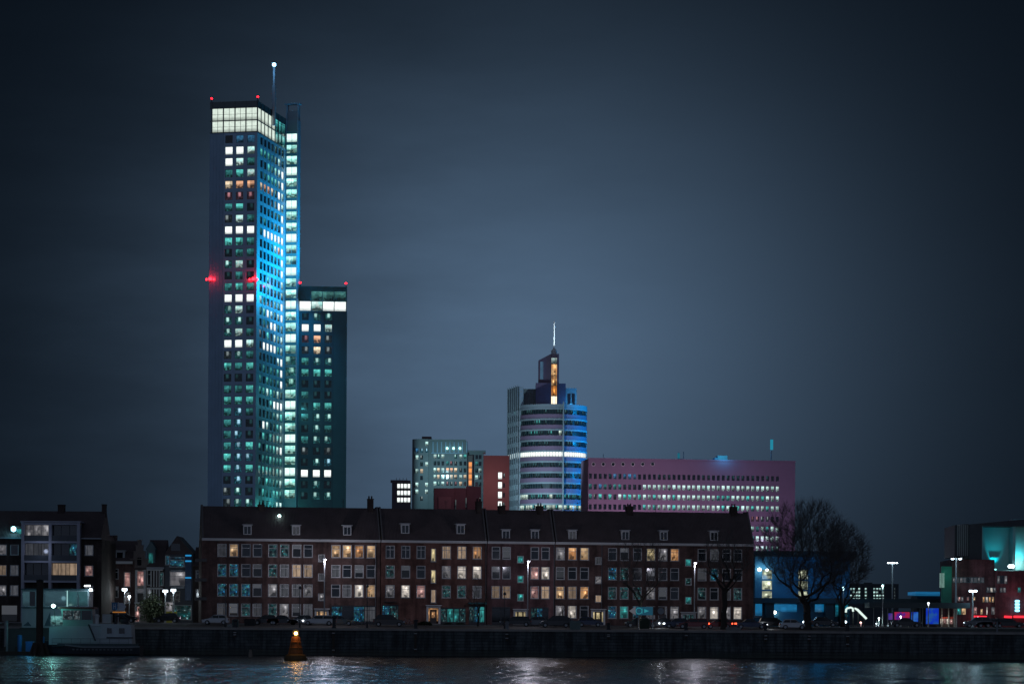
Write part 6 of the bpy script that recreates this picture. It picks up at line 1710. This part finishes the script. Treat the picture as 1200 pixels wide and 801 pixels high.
def spar():
    Y = 345; p = P(293.5, 768, Y); root = thing('spar_buoy', 'slim pale spar buoy near the foot of the quay wall', 'buoy', T((p.x, Y, 0)))
    z = P(293.5, 758.5, Y).z; m = MB(); m.lathe([(.24, -.4), (.27, .3), (.18, z * .8)], 10); m.build('spar', surface('spar_paint', (.22, .19, .16), .7), root)
    m = MB(); m.lathe([(.06, z * .8), (.06, z * .85), (.2, z * .87), (.2, z), (.05, z + .1)], 10); m.build('topmark', dark_metal, root)
spar()
def boat():
    Y = 356; X0 = P(57, 768, Y).x; root = thing('patrol_boat', 'dark hulled work boat with a pale wheelhouse moored at the left of the quay', 'boat', T((X0, Y, 0)))
    X = lambda px: P(px, 750, Y).x - X0; Z = lambda py: P(110, py, Y).z
    Lh = X(166)
    hull = surface('hull_navy', (.020, .030, .040), .45, .3, .6); pale = surface('boat_pale', (.40, .46, .50), .5, .2, .5); teal = surface('boat_grey_green', (.34, .44, .46), .5, .2, .5)
    def ring(x, hw, zk, zd): return [(x, -hw, zd), (x, -hw * .92, .2), (x, -hw * .5, zk), (x, hw * .5, zk), (x, hw * .92, .2), (x, hw, zd)]
    zd = Z(757.5)
    m = MB(); m.loftx([ring(0 - 1.6, .12, .2, zd + 1.0), ring(.6, 1.0, -.5, zd + .75), ring(2.6, 1.9, -.8, zd + .35), ring(5, 2.1, -.8, zd + .1), ring(Lh - 2, 2.1, -.8, zd + .12), ring(Lh, 1.9, -.5, zd + .2)]); hb = m.build('hull', hull, root)
    m = MB(); m.loftx([[(x, -hw - .06, zz), (x, -hw + .02, zz), (x, -hw + .02, zz + .22), (x, -hw - .06, zz + .22)] for x, hw, zz in ((.6, 1.02, zd + .56), (2.6, 1.92, zd + .16), (5, 2.12, zd - .1), (Lh - 2, 2.12, zd - .08), (Lh, 1.92, zd))]); m.build('rub_rail', surface('rub_rail', (.16, .19, .21), .6), hb)
    m = MB()
    for k in range(16): x = X(88) + k * .52; m.box(x, x + .30, -2.15, -2.125, zd - .42, zd - .22)
    m.build('hull_dash', surface('hull_dash', (.10, .12, .13), .6), hb)  # plain dashes standing in for the hull lettering
    m = MB(); m.box(X(64), Lh - .3, -1.7, 1.7, zd + .06, zd + .16); m.box(X(70), Lh - .2, -1.95, -1.88, zd + .12, zd + .5); m.build('deck', surface('boat_deck', (.06, .09, .10), .7), root)
    # low house with sloping front and aft house
    za, zb = Z(751.5), Z(733.3)
    m = MB(); m.prism([(X(59.5), za - .4), (X(120), za - .4), (X(120), zb), (X(77), zb + .05), (X(60), Z(734.5))], -1.55, 1.55); m.build('deck_house', teal, root)
    m = MB(); m.prism([(X(120.02), za - .5), (X(157), za - .5), (X(155.5), Z(731)), (X(106), Z(730)), (X(109), Z(733)), (X(120.02), Z(733))], -1.6, 1.6); a_ = m.build('aft_house', pale, root)
    for p0, p1 in ((127.5, 133), (141.5, 148)):
        m = MB(); m.box(X(p0), X(p1), -1.64, -1.605, Z(741.5), Z(735.2)); m.build('porthole', dglass, a_)
    m = MB(); m.box(X(127), X(158), -1.7, -1.605, Z(747), Z(745.6)); m.tube([(X(106), -1.66, Z(731)), (X(114), -1.66, Z(750))], .10, 6); m.build('trim', hull, a_)
    # wheelhouse
    m = MB(); m.prism([(X(76), Z(733.2)), (X(111), Z(733.2)), (X(109.5), Z(713)), (X(73), Z(713))], -1.35, 1.35); wh = m.build('wheelhouse', surface('boat_green', (.22, .34, .33), .5, .2, .5), root)
    m = MB(); m.box(X(69.5), X(112), -1.6, 1.6, Z(712.9), Z(710.8)); m.build('wheelhouse_roof', surface('boat_roof', (.10, .035, .03), .6), root)
    for (p0, p1, k) in ((75.5, 86.5, 'q'), (87.8, 95.5, 'q'), (97.5, 108.5, 'd')):
        m = MB(); m.box(X(p0), X(p1), -1.40, -1.355, Z(725.5), Z(715)); m.build('wheelhouse_window', S['d'] if k == 'd' else lit('wheelhouse_glint', (.8, .95, 1), .5, 'spark', (.4, .8, .9)), wh)
    # deck gear: vent, winch box, rail, mast
    m = MB(); m.lathe([(.3, Z(731)), (.3, Z(724)), (.42, Z(721)), (.2, Z(719))], 10, 0, (X(114), -.6, 0)); m.build('vent', white_paint, root)
    m = MB(); m.box(X(121), X(131), -.9, .5, Z(729.5), Z(719)); m.build('deck_box', surface('deck_box', (.40, .42, .42), .6), root)
    m = MB(); m.tube([(X(136), -.6, Z(731)), (X(136), -.6, Z(722)), (X(143), -.6, Z(720)), (X(150), -.6, Z(725)), (X(150), -.6, Z(731))], .18, 7); m.lathe([(.5, 0), (.6, .3), (.5, .6)], 12, 0, (X(146), -.4, Z(730))); m.build('winch', dark_metal, root)
    m = MB(); m.tube([(X(91), .4, Z(711)), (X(91), .4, Z(696))], .06, 6); m.tube([(X(88), .4, Z(701)), (X(94), .4, Z(701))], .04, 6); m.build('mast', steel, root)
    m = MB()
    for k in range(9): x = X(64) + k * (Lh - 1.5 - X(64)) / 8; m.tube([(x, -1.92, zd + .1), (x, -1.92, zd + 1.15)], .025, 5)
    m.tube([(X(64), -1.92, zd + 1.15), (Lh - 1.5, -1.92, zd + 1.15)], .025, 5); m.tube([(X(64), -1.92, zd + .65), (Lh - 1.5, -1.92, zd + .65)], .02, 5); m.build('railing', surface('rail_grey', (.14, .16, .17), .5), root)
    p = P(63.5, 710, Y - 1); m = MB(); m.lathe([(.06, -.24), (.26, -.1), (.26, .12), (.06, .24)], 10, 0, (X(63.5), -.8, Z(709.8))); dl = m.build('deck_lamp', glow('deck_lamp', (.62, 1, .95), 14), root); m = MB(); m.tube([(X(63.5), -.5, Z(709)), (X(65.5), -.3, Z(733))], .035, 6); m.build('lamp_post', dark_metal, dl)
    lamp('POINT', (p.x, Y - 2.5, p.z - .3), 110, (.25, .95, .85), root, radius=.2)
boat()
def houseboat():
    Y = 362; X0 = P(26, 740, Y).x; root = thing('site_office', 'two storey pale container office on a pontoon behind the work boat', 'site office', T((X0, Y, 0)))
    X = lambda px: P(px, 720, Y).x - X0; Z = lambda py: P(70, py, Y).z
    pale = surface('cabin_pale', (.30, .36, .40), .5, .2, .6); trim = surface('cabin_trim', (.05, .10, .13), .5)
    m = MB(); m.box(X(25.5), X(103), 0, 3.6, Z(735), Z(712.3)); m.box(X(25.5), X(104), -.02, 3.6, Z(710.7), Z(691)); m.build('cabin_wall', pale, root)
    m = MB(); m.box(X(24.5), X(105), -.25, 3.8, Z(690.9), Z(689.3)); m.box(X(25), X(104.5), -.2, 3.7, Z(712.2), Z(710.8)); m.build('cabin_trim', trim, root)
    m = MB(); m.box(X(10), X(108), -.6, 4.5, -.4, Z(736.5)); m.box(X(24), X(106), -.7, 4, Z(736.4), Z(735.1)); m.build('pontoon', surface('pontoon_steel', (.05, .065, .07), .7), root)
    gl = lit('cabin_glow', (.12, .42, .48), .20, 'full')
    for p0, p1, a, b, mt in ((53, 78, 709, 692.5, lit('cabin_blue', (.10, .24, .30), .26, 'full')), (79.5, 90, 709, 692.5, gl), (91, 102.5, 709, 692.5, gl), (35, 41, 709.5, 693, S['d']), (26.8, 34.5, 709.5, 693, lit('cabin_blue', (.1, .24, .3), .26))):
        m = MB(); m.box(X(p0), X(p1), -.07, -.022, Z(a), Z(b)); m.build('cabin_window', mt, root)
    m = MB(); m.box(X(78.2), X(79.3), -.09, -.021, Z(710), Z(691.5)); m.build('light_tube', glow('tube_pale', (.5, .9, .9), .7), root)
    m = MB(); m.face([(X(27), -.03, Z(733)), (X(33), -.03, Z(728)), (X(37), -.03, Z(733))]); m.face([(X(52), -.03, Z(733)), (X(59), -.03, Z(716)), (X(59), -.03, Z(733))]); m.build('hatch_panel', trim, root)
    m = MB(); m.box(X(60), X(74), -.05, -.01, Z(732), Z(721)); m.build('door_glass', lit('cabin_door', (.30, .75, .72), .45, 'office', (.05, .25, .27)), root)
    p = P(106.5, 691, Y); m = MB(); m.lathe([(.06, -.2), (.24, -.1), (.24, .12), (.06, .2)], 10, 0, (X(106.7), -.3, Z(690.5))); m.box(X(99), X(106), -.3, -.1, Z(686.5), Z(685)); m.build('corner_lamp', glow('corner_lamp', (.8, .95, 1), 8), root)
    lamp('POINT', (p.x, Y - 1.2, p.z), 60, (.6, .9, 1), root, radius=.25); lamp('POINT', P(66, 700, Y - 3), 22, (.4, .85, 1), root, radius=.3)
houseboat()
def pile():
    Y = 350; p = P(46.2, 770, Y); root = thing('mooring_pile', 'tall dark mooring pile standing before the work boat', 'mooring pile', T((p.x, Y, 0)))
    h = P(46, 680.5, Y).z; m = MB(); m.lathe([(.48, -1), (.47, h)], 14); m.build('shaft', dark_wood, root)
    m = MB(); m.lathe([(.52, h + .003), (.55, h + .1), (.1, h + .25)], 14); m.build('cap', dark_metal, root)
    m = MB()
    for k in range(6): a = 6.283 * k / 6; m.tube([(1.5 * math.cos(a), 1.0 * math.sin(a), -1), (.62 * math.cos(a), .62 * math.sin(a), P(46, 753, Y).z)], .28, 8)
    m.lathe([(.75, P(46, 757, Y).z), (.75, P(46, 755, Y).z)], 12); m.build('brace', dark_wood, root)
pile()
def jetty():
    Y = 355; X0 = P(-12, 765, Y).x; root = thing('jetty', 'low black floating jetty at the left edge of the river', 'jetty', T((X0, Y, 0)))
    X = lambda px: P(px, 760, Y).x - X0; Z = lambda py: P(20, py, Y).z
    m = MB(); m.box(0, X(57), -1.5, 1.5, -.3, Z(762.5)); m.build('deck', dark_wood, root)
    m = MB()
    for px in (-5, 8, 21): m.lathe([(.14, -1), (.14, Z(757))], 8, 0, (X(px), -1.3, 0))
    m.build('pile', dark_wood, root)
    bl = surface('jetty_blue', (.02, .16, .38), .5); p2 = surface('jetty_pale', (.22, .24, .24), .6)
    for px0, px1, py, lab, mt, zz in ((22, 27.3, 744.5, 'blue post on the jetty left of the mooring pile', bl, 760.5), (49.5, 53.8, 746.2, 'blue post between the mooring pile and the work boat', bl, 758), (6.5, 11.2, 728, 'pale post at the left end of the jetty', p2, 748)):
        a = P(px0, 750, Y).x; b = P(px1, 750, Y).x; z1 = Z(py); r = thing('jetty_post', lab, 'post', T(((a + b) / 2, Y - 1.0, Z(762.5))), 'posts on the jetty')
        w = (b - a) / 2; h = z1 - Z(762.5); m = MB(); m.lathe([(w, 0), (w, h)], 12); m.build('shaft', mt, r); m = MB(); m.lathe([(w * 1.1, h + .003), (w * 1.1, h + .08), (w * .3, h + .16)], 12); m.build('cap', mt, r)
    a, b = P(32, 750, Y).x, P(40.5, 750, Y).x; r = thing('equipment_box', 'blue equipment box on the jetty beside the mooring pile', 'box', T((a, Y - 1.2, Z(762.5)))); h = Z(750.8) - Z(762.5)
    m = MB(); m.box(0, b - a, 0, .9, 0, h * .85); m.build('body', bl, r); m = MB(); m.box(-.04, b - a + .04, -.04, .94, h * .855, h); m.build('lid', bl, r)
    lamp('POINT', P(35, 742, Y - 3), 26, (.1, .6, 1), root, radius=.25)
jetty()
def shipping_sign():
    Y = 373; a = P(130, 734, Y); z0 = street_z(Y); X = lambda px: P(px, 716, Y).x - a.x; Z = lambda py: P(138, py, Y).z - z0
    root = thing('shipping_sign', 'blue square quay sign with a white arrow board beside it above the work boat', 'sign', T((a.x, Y, z0)))
    m = MB(); m.tube([(X(138.4), .1, 0), (X(138.4), .1, Z(705))], .07, 8); m.box(X(131), X(147), .03, .08, Z(717.5), Z(716)); m.build('post', steel, root)
    m = MB(); m.box(X(131), X(137.6), -.02, .025, Z(714.5), Z(705.5)); m.build('blue_board', surface('sign_blue', (.02, .14, .32), .4), root)
    m = MB(); m.box(X(132.8), X(133.4), -.035, -.022, Z(713), Z(707)); m.box(X(135), X(135.6), -.035, -.022, Z(713), Z(707)); m.box(X(133.4), X(135), -.035, -.022, Z(710.4), Z(709.6)); m.build('sign_mark', surface('sign_pale', (.5, .52, .6), .4), root)
    m = MB(); m.prism([(X(139.2), Z(715)), (X(144), Z(715)), (X(147.8), Z(710.3)), (X(144), Z(705.8)), (X(139.2), Z(705.8))], -.02, .025); m.build('arrow_board', surface('sign_pale', (.5, .52, .6), .4), root)
    m = MB(); m.box(X(132), X(147.5), -.05, .02, Z(717.4), Z(716.1)); m.build('light_strip', glow('sign_orange', (.8, .3, .06), .35), root)
shipping_sign()
